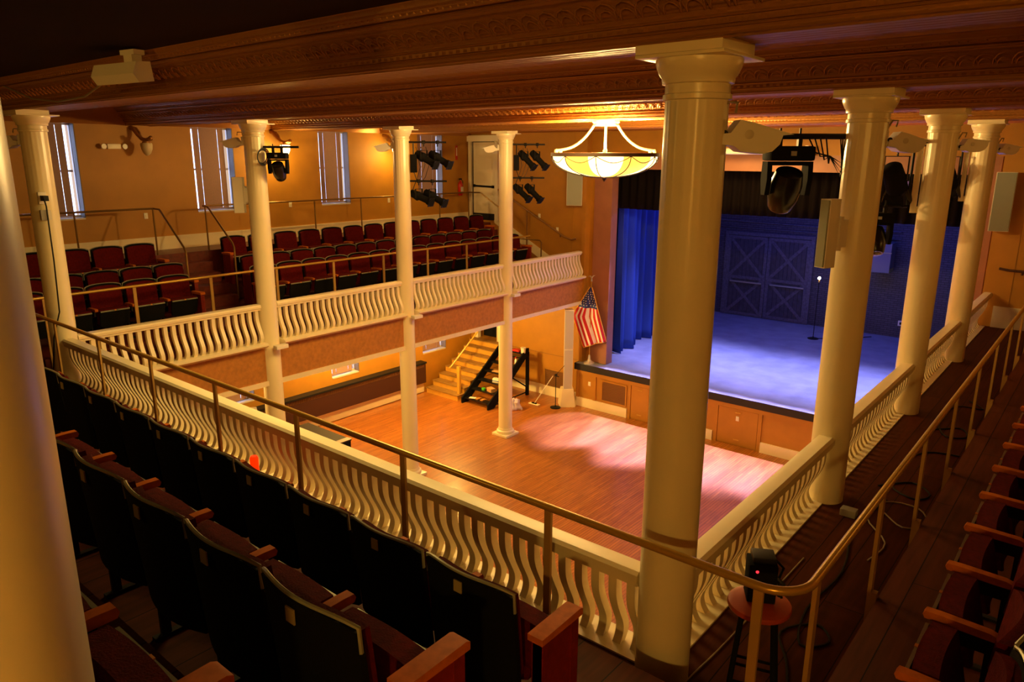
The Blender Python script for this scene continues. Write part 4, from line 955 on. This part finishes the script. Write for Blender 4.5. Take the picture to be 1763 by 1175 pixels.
t = thing('projection_screen_case', 'long white screen housing mounted above the stage opening', 'screen case', (-4.9, 12.98, 7.15))
MB().lathe([(0.07, -1.2), (0.075, -1.19), (0.075, 1.19), (0.07, 1.2)], n=16, mtx=Matrix.Rotation(pi/2, 4, 'Y')).build('tube', white_m, t)
m = MB(); m.box(-1.22, -1.15, -0.05, 0.2, 0.0, 0.12); m.box(1.15, 1.22, -0.05, 0.2, 0.0, 0.12); m.build('bracket', white_m, t)
# cable loop by rear beam
c = MB().tube([(-8.5, -0.62, 7.80), (-7.6, -0.64, 7.62), (-6.9, -0.64, 7.56), (-6.2, -0.64, 7.58), (-5.6, -0.66, 7.70), (-5.35, -0.70, 7.80)], 0.009, 6)
tag(c.build('hanging_cable', mat('cable_grey', (0, 0, 0)), loc=(-7, -0.64, 7.6)), 'thin grey cable sagging below the near beam left of the white speaker', 'cable')
# small items on left walls
def small_plate(x, y, z, nrm, label, w=0.08, h=0.12, name='wall_switch', cat='switch'):
    t = thing(name, label, cat, (x, y, z), 0 if nrm == 'y' else pi/2, group=None)
    MB().cbox((0, -0.006, 0), (w, 0.012, h), bev=0.003).build('plate', white_m, t); MB().cbox((0, -0.015, 0), (w*0.3, 0.012, h*0.3)).build('toggle', cream_m, t)
small_plate(XL+0.0, 3.25, 5.78, 'x', 'white wall switch on the left wall behind the aisle railing')
small_plate(XL+0.0, 6.75, 5.85, 'x', 'white wall switch below the lit sconce, right of the moving head column')
small_plate(XL+0.0, 9.9, 5.82, 'x', 'white wall switch between the third and fourth upper windows')
small_plate(-11.2, YP, 5.35, 'y', 'white switch plate above the sloping wall handrail, upper one')
small_plate(-10.55, YP, 5.0, 'y', 'white switch plate beside the sloping wall handrail, lower one')
small_plate(-9.18, 13.02, 0.72, 'y', 'white outlet on the stage front beside the tower speaker', name='wall_outlet', cat='outlet')
small_plate(-4.77, 13.003, 0.72, 'y', 'white outlet on the access panel of the stage front', name='wall_outlet', cat='outlet')
t = thing('emergency_light', 'emergency light with two small lamp heads on the far left wall', 'emergency light', (XL+0.02, 2.75, 7.18), pi/2)
MB().cbox((0, -0.05, 0), (0.26, 0.08, 0.10), bev=0.01).build('case', cream_m, t)
for sgn in (-1, 1): MB().lathe([(0.03, 0), (0.055, 0.05), (0.05, 0.07)], n=14, mtx=Matrix.Translation((sgn*0.2, -0.04, 0.0)) @ Matrix.Rotation(pi/2, 4, 'X')).build('lamp_head', white_m, t)
t = thing('fire_extinguisher', 'red fire extinguisher on the left wall beside the white door', 'fire extinguisher', (XL+0.12, 12.65, 5.85))
MB().lathe([(0.06, 0), (0.075, 0.02), (0.075, 0.34), (0.05, 0.40), (0.025, 0.42), (0.025, 0.46)], n=20).build('cylinder', mat('red_paint', (0.45, 0.01, 0.006), 0.3), t)
m = MB().cbox((0.0, 0, 0.49), (0.04, 0.1, 0.04)); m.tube([(0, 0.03, 0.49), (0, 0.11, 0.42), (0, 0.09, 0.2)], 0.012, 6); m.build('valve_and_hose', iron_m, t)
MB().box(0.05, 0.079, -0.045, 0.045, 0.12, 0.26).build('paper_label', paper_m, t)
t = thing('extinguisher_sign', 'narrow red vertical sign high on the wall above the fire extinguisher', 'sign', (XL, 12.62, 6.9))
MB().box(0, 0.01, -0.045, 0.045, 0, 0.42).build('plate', mat('red_paint', (0, 0, 0)), t); MB().box(0.01, 0.014, -0.02, 0.02, 0.12, 0.36).build('white_mark', paper_m, t)
# camera/plug boxes on far left column with cable
t = thing('outlet_box', 'white outlet with a black plug on the far left column', 'outlet', (WX+0.17, -0.07, 6.45)); MB().cbox((0, 0, 0), (0.06, 0.10, 0.16), bev=0.008).build('box', white_m, t); MB().cbox((0.09, 0.0, 0.0), (0.14, 0.06, 0.07)).build('plug', iron_m, t)
t = thing('outlet_box', 'grey junction box below the white outlet on the far left column', 'outlet', (WX+0.17, -0.07, 6.22)); MB().cbox((0, 0, 0), (0.06, 0.10, 0.14), bev=0.008).build('box', mat('grey_box', (0.35, 0.33, 0.3), 0.5), t); MB().cbox((0.04, 0.05, 0.0), (0.04, 0.04, 0.13)).build('cover', white_m, t)
c = MB().tube([(WX+0.33, -0.10, 6.45), (WX+0.38, -0.10, 6.35), (WX+0.36, -0.10, 5.6), (WX+0.34, -0.12, 4.9), (WX+0.1, -0.16, 4.5), (WX+0.0, -0.2, 4.0)], 0.010, 6)
tag(c.build('power_cable', iron_m, loc=(WX+0.33, -0.1, 6.4)), 'black cable running down the far left column from the outlet', 'cable')

# ------------------------------------------------------------------ stairs under the left balcony
t = thing('wooden_staircase', 'pale oak staircase rising to the dark doorway beside the stage', 'stairs', (-13.75, 10.98, 0))
NS = 8; rise = 1.34/NS; run = (YP-10.98)/NS
wdt = 1.30
b = MB()
for k in range(NS): b.box(0, wdt, k*run, YP-10.98-0.01, k*rise, (k+1)*rise-0.02)
b.build('risers', stair_wood, t, smooth=False)
for k in range(NS): MB().box(-0.01, wdt+0.02, k*run-0.02, (k+1)*run if k < NS-1 else YP-10.98-0.01, (k+1)*rise-0.02, (k+1)*rise+0.005, bev=0.003).build('tread', tread_wood, t)
MB().box(wdt-0.13, wdt-0.03, 0.12, 0.20, 0.15, 1.02).build('newel_post', stair_wood, t)
MB().tube([(wdt-0.42, 0.10, 0.92), (wdt-0.36, 0.16, 1.0), (wdt-0.36, YP-10.98-0.1, 2.42)], 0.024, 8).build('handrail', stair_wood, t)
# black rolling stair unit
t = thing('black_step_unit', 'black open wooden step unit cluttered with cleaning things, in front of the oak stairs', 'portable stairs', (-12.27, 10.95, 0))
Wd = 1.05; Ln = 1.85; H = 1.35
def strg(x0, x1):
    return MB().prism([(0, 0.0), (0.26, 0.0), (Ln, H-0.05), (Ln, H+0.12), (Ln-0.12, H+0.12), (0, 0.16)], lambda u, v, s: Vector((s, u, v)), x0, x1)
strg(0, 0.045).build('side_board', black_m, t, smooth=False); strg(Wd-0.045, Wd).build('side_board', black_m, t, smooth=False)
for k in range(6): MB().box(0.045, Wd-0.045, 0.10+k*Ln/6.3, 0.10+k*Ln/6.3+0.23, 0.12+k*H/6.4, 0.155+k*H/6.4).build('tread', gloss_black, t)
MB().box(0.045, Wd-0.045, Ln-0.25, Ln, H-0.04, H).build('top_platform', black_m, t)
for x in (0.04, Wd-0.04): MB().box(x-0.04, x+0.04, Ln-0.06, Ln+0.02, 0, H).build('leg', black_m, t)
m = MB(); m.tube([(Wd-0.04, Ln-0.03, 0.25), (Wd-0.04, 0.9, 0.85)], 0.02, 4); m.tube([(Wd-0.04, 0.35, 0.07), (Wd-0.04, Ln, 0.10)], 0.02, 4); m.build('brace', black_m, t)
# clutter on it
def step_pt(k, x, y=0.12): return Vector((-12.27+x, 10.95+0.10+k*Ln/6.3+y, 0.155+k*H/6.4))
p = step_pt(5, 0.86, 0.14)+Vector((0, 0.26, H-0.155-5*H/6.4+0.0)); 
t = thing('paint_pot', 'white tub on top of the black step unit', 'tub', (-11.28, 12.60, 1.35)); MB().lathe([(0.065, 0), (0.075, 0.15), (0.08, 0.155), (0.08, 0.17), (0.07, 0.17)], n=18).build('tub', white_m, t); MB().lathe([(0.068, 0.165), (0.066, 0.168)], n=18).build('contents', cream_m, t)
t = thing('red_tray', 'red tray beside the white tub on the black step unit', 'tray', (-11.55, 12.65, 1.35)); MB().box(-0.13, 0.13, -0.09, 0.09, 0, 0.06, bev=0.01).build('tray', mat('red_plastic', (0.5, 0.02, 0.02), 0.4), t)
q = step_pt(4, 0.92); t = thing('spray_bottle', 'white bottle with red cap on an upper step of the black step unit', 'bottle', (q.x, q.y, q.z)); MB().lathe([(0.035, 0), (0.042, 0.01), (0.042, 0.16), (0.02, 0.21), (0.015, 0.23)], n=14).build('body', white_m, t); MB().cbox((0, 0, 0.25), (0.03, 0.06, 0.04)).build('cap', mat('red_plastic', (0, 0, 0)), t)
q = step_pt(2, 0.66); t = thing('wipes_box', 'white box with a blue stripe on the black step unit', 'box', (q.x, q.y, q.z), 0.2); MB().box(-0.10, 0.10, -0.06, 0.06, 0, 0.12, bev=0.005).build('carton', white_m, t); MB().box(-0.102, 0.102, -0.062, 0.062, 0.035, 0.06).build('blue_stripe', mat('blue_ink', (0.05, 0.15, 0.5), 0.5), t)
q = step_pt(1, 0.42); t = thing('tape_roll', 'bright green tape roll on the second step of the black step unit', 'tape', (q.x, q.y, q.z)); MB().lathe([(0.055, 0), (0.06, 0.005), (0.06, 0.05), (0.055, 0.055), (0.03, 0.055), (0.03, 0.0)], n=20, cap=False).build('roll', mat('green_tape', (0.08, 0.55, 0.03), 0.5), t)
q = step_pt(1, 0.72); q.z += 0.006; t = thing('cardboard_box', 'tan cardboard box on the second step of the black step unit', 'box', (q.x, q.y, q.z), -0.3); MB().box(-0.12, 0.12, -0.08, 0.08, 0, 0.11).build('box', mat('cardboard', (0.5, 0.3, 0.14), 0.7), t)
q = step_pt(0, 0.55); t = thing('glove_pair', 'orange work gloves lying on the lowest step of the black step unit', 'gloves', (q.x, q.y, q.z))
for s_ in (-1, 1): m = MB(); m.cbox((s_*0.09, 0, 0.02), (0.10, 0.13, 0.035), bev=0.012); [m.tube([(s_*0.09-0.035+0.023*i, 0.05, 0.02), (s_*0.09-0.04+0.026*i, 0.12, 0.015)], 0.010, 6) for i in range(4)]; m.build('glove', mat('glove_orange', (0.6, 0.25, 0.04), 0.6), t)
q = step_pt(0, 0.25); t = thing('paper_sheet', 'white paper on the lowest step of the black step unit', 'paper', (q.x, q.y, q.z), 0.4); MB().box(-0.10, 0.10, -0.07, 0.07, 0, 0.006).build('sheet', paper_m, t)
q = step_pt(3, 0.5); t = thing('brown_pad', 'brown pad on a middle step of the black step unit', 'pad', (q.x, q.y, q.z), 0.1); MB().box(-0.2, 0.2, -0.08, 0.08, 0, 0.03, bev=0.008).build('pad', mat('cardboard', (0, 0, 0)), t)
# rag heap / bag
t = thing('cloth_bag', 'pale lilac bag of rags on the floor beside the nearest stage column', 'bag', (-10.75, 11.55, 0))
m = MB(); rows = []
for j in range(9):
    f_ = j/8; r_ = [0.17, 0.20, 0.20, 0.18, 0.16, 0.15, 0.15, 0.14, 0.05][j]
    rows.append([Vector((r_*cos(a)*(1+0.22*sin(5*a+j*0.4)+0.1*sin(9*a)), r_*sin(a)*(1+0.2*sin(4*a+1+j*0.3)), 0.30*f_+0.03*sin(3*a)*f_)) for a in [2*pi*i/28 for i in range(28)]])
vs = m.quads(rows, closed_u=True); m.cap(vs[0][::-1]); m.cap(vs[-1]); m.build('rags', mat('lilac_cloth', (0.62, 0.52, 0.62), 0.8), t, ang=60)
m = MB(); m.tube([(-0.14, 0, 0.2), (-0.16, -0.02, 0.33)], 0.02, 6); m.tube([(0.16, 0.02, 0.15), (0.24, 0.05, 0.02)], 0.03, 6); m.build('loose_end', mat('lilac_cloth', (0, 0, 0)), t)
# microphone stand and mop
t = thing('microphone_stand', 'black boom microphone stand on the hall floor in front of the tower speaker', 'microphone stand', (-9.92, 12.42-0.02, 0))
MB().lathe([(0.15, 0), (0.15, 0.02), (0.12, 0.03), (0.02, 0.045), (0.015, 0.08)], n=24).build('base', iron_m, t)
MB().tube([(0, 0, 0.04), (0, 0, 0.98)], 0.011, 8).build('pole', iron_m, t)
m = MB(); m.tube([(-0.05, 0, 0.93), (0.22, 0.1, 1.28)], 0.008, 6); m.cbox((0.0, 0, 0.98), (0.06, 0.05, 0.06)); m.cbox((0.05, 0.0, 0.95), (0.10, 0.03, 0.02)); m.build('boom', iron_m, t)
t = thing('dust_mop', 'flat mop with a long pale handle leaning by the microphone stand', 'mop', (-10.55, 12.52-0.3, 0))
MB().tube([(0.02, 0, 0.06), (0.50, 0.22, 0.92)], 0.012, 8).build('handle', white_m, t)
m = MB().cbox((0, 0, 0.02), (0.36, 0.12, 0.025), bev=0.01); m.build('mop_pad', cream_m, t); m = MB().cbox((0.0, 0, 0.045), (0.16, 0.05, 0.03)); m.build('swivel', iron_m, t)
# wainscot on wall below left balcony by the stage
b = MB(); b.box(-12.35, -9.62, YP-0.006, YP, 1.283, 1.293)
struct('trim_11', b, grille_m, 'thin chair rail line on the wall under the left balcony', 'trim')
# dark console on hall floor
t = thing('black_road_case', 'black rolling case with a grey front edge on the hall floor behind the rear balustrade', 'case', (-11.45, 5.15, 0), 0)
MB().box(-0.80, 0.80, -0.55, 0.55, 0.0, 0.86, bev=0.01).build('body', black_m, t)
MB().box(-0.81, 0.81, -0.56, 0.56, 0.86, 0.89).build('top', mat('dull_black_top', (0.02, 0.02, 0.02), 0.7), t)
MB().box(0.66, 0.815, -0.565, 0.565, 0.89, 0.90).build('edge_strip', mat('grey_edge', (0.35, 0.28, 0.22), 0.5), t)
MB().box(0.80, 0.815, -0.1, 0.1, 0.66, 0.69).build('latch_plate', brass_m, t)
# dark chair by L1
t = thing('dark_chair', 'dark chair just visible beside the second left column under the balcony', 'chair', (-10.6, 4.15, 0), 0.5)
MB().cbox((0, 0, 0.45), (0.42, 0.42, 0.05), bev=0.015).build('seat', black_m, t); MB().cbox((0, 0.2, 0.75), (0.42, 0.04, 0.42), bev=0.015).build('backrest', black_m, t)
for x in (-0.18, 0.18):
    for y in (-0.18, 0.18): MB().tube([(x, y, 0), (x, y, 0.44)], 0.014, 6).build('leg', iron_m, t)

# ------------------------------------------------------------------ right walkway: stool, box, cables
t = thing('round_stool', 'round red topped stool with black legs behind the handrail corner', 'stool', (0.58, 0.02, 3.78))
MB().lathe([(0.15, 0.72), (0.175, 0.725), (0.18, 0.74), (0.175, 0.755), (0.15, 0.76)], n=36).build('seat', mat('red_stool', (0.42, 0.06, 0.015), 0.3), t)
lg = []
for k in range(4):
    a = pi/4+k*pi/2+0.3; MB().tube([(0.20*cos(a), 0.20*sin(a), 0), (0.12*cos(a), 0.12*sin(a), 0.725)], 0.017, 8).build('leg', black_m, t)
for k in range(4):
    a, b_ = pi/4+k*pi/2+0.3, pi/4+(k+1)*pi/2+0.3
    for z in ((0.22, 0.52)[k % 2], (0.28, 0.58)[k % 2]):
        r_ = 0.20-0.08*z/0.725; MB().tube([(r_*cos(a), r_*sin(a), z), (r_*cos(b_), r_*sin(b_), z)], 0.009, 6).build('rung', black_m, t)
t = thing('black_control_box', 'black box with a red light and cables standing on the round stool', 'control box', (0.56, 0.06, 4.542), math.radians(30))
MB().box(-0.08, 0.08, -0.07, 0.07, 0, 0.24, bev=0.01).build('case', black_m, t)
MB().box(-0.06, 0.07, -0.05, 0.07, 0.24, 0.275, bev=0.008).build('lid', iron_m, t)
MB().lathe([(0.009, 0), (0.007, 0.004)], n=10, mtx=Matrix.Translation((-0.035, -0.071, 0.20)) @ Matrix.Rotation(pi/2, 4, 'X')).build('red_light', mat('red_led', (1, 0, 0.02), emis=(1, 0.02, 0.03), estr=1.5), t)
m = MB(); m.tube([(0.07, 0, 0.25), (0.12, 0.0, 0.20), (0.10, 0.02, 0.1), (0.12, -0.03, 0.02)], 0.008, 6); m.tube([(0.08, -0.03, 0.15), (0.12, -0.05, 0.12), (0.10, -0.04, 0.04)], 0.012, 6); m.build('cable', iron_m, t)
def floor_cable(pts, label, m, r=0.009, z=3.79):
    p = [Vector((x, y, z)) for x, y in smoothpts(pts, 4)]
    tag(MB().tube(p, r, 6).build('floor_cable', m, loc=p[0]), label, 'cable')
floor_cable([(0.75, 0.2), (0.6, 0.6), (0.45, 0.9), (0.62, 1.15), (0.75, 1.0), (0.6, 0.85), (0.5, 1.3), (0.55, 2.0), (0.42, 2.8), (0.5, 3.6)], 'black cable winding along the right balcony walkway beside the stool', iron_m)
floor_cable([(0.35, 3.9), (0.6, 4.2), (0.8, 4.0), (0.7, 3.8), (0.45, 4.0), (0.4, 4.7), (0.55, 5.2), (0.85, 5.3)], 'black looped cable on the walkway behind the second right column', iron_m)
floor_cable([(0.4, 6.0), (0.7, 6.3), (0.8, 6.0), (0.6, 5.9), (0.45, 6.4), (0.5, 7.2), (0.8, 7.3), (0.6, 7.6)], 'black looped cable on the walkway behind the third right column', iron_m)
floor_cable([(0.55, 3.3), (0.75, 3.1), (0.9, 3.3), (0.78, 3.6), (0.5, 3.55), (0.45, 3.1), (0.7, 2.7), (0.66, 2.3)], 'pale cable loop on the walkway between the handrail posts', mat('pale_cable', (0.45, 0.38, 0.26), 0.5), 0.007)
floor_cable([(0.17, -0.42), (0.17, 0.0), (0.2, 0.5), (0.22, 1.2), (0.24, 2.0)], 'thin pale cable along the foot of the right balustrade', mat('pale_cable', (0, 0, 0)), 0.006)
t = thing('small_adapter', 'small clear plug adapter on the floor behind the second right column', 'adapter', (0.30, 3.05, 3.78)); MB().cbox((0, 0, 0.035), (0.14, 0.10, 0.07), bev=0.01).build('case', mat('grey_box', (0, 0, 0)), t)
t = thing('red_marker_light', 'small glowing red light between the rear front row seats and the long balustrade', 'light', (-4.15, -0.36, 3.78)); MB().lathe([(0.035, 0.0), (0.035, 0.30), (0.04, 0.31), (0.04, 0.46), (0.03, 0.48)], n=14).build('cup', mat('red_glow', (0.8, 0.01, 0.0), emis=(1, 0.02, 0.0), estr=0.8), t)
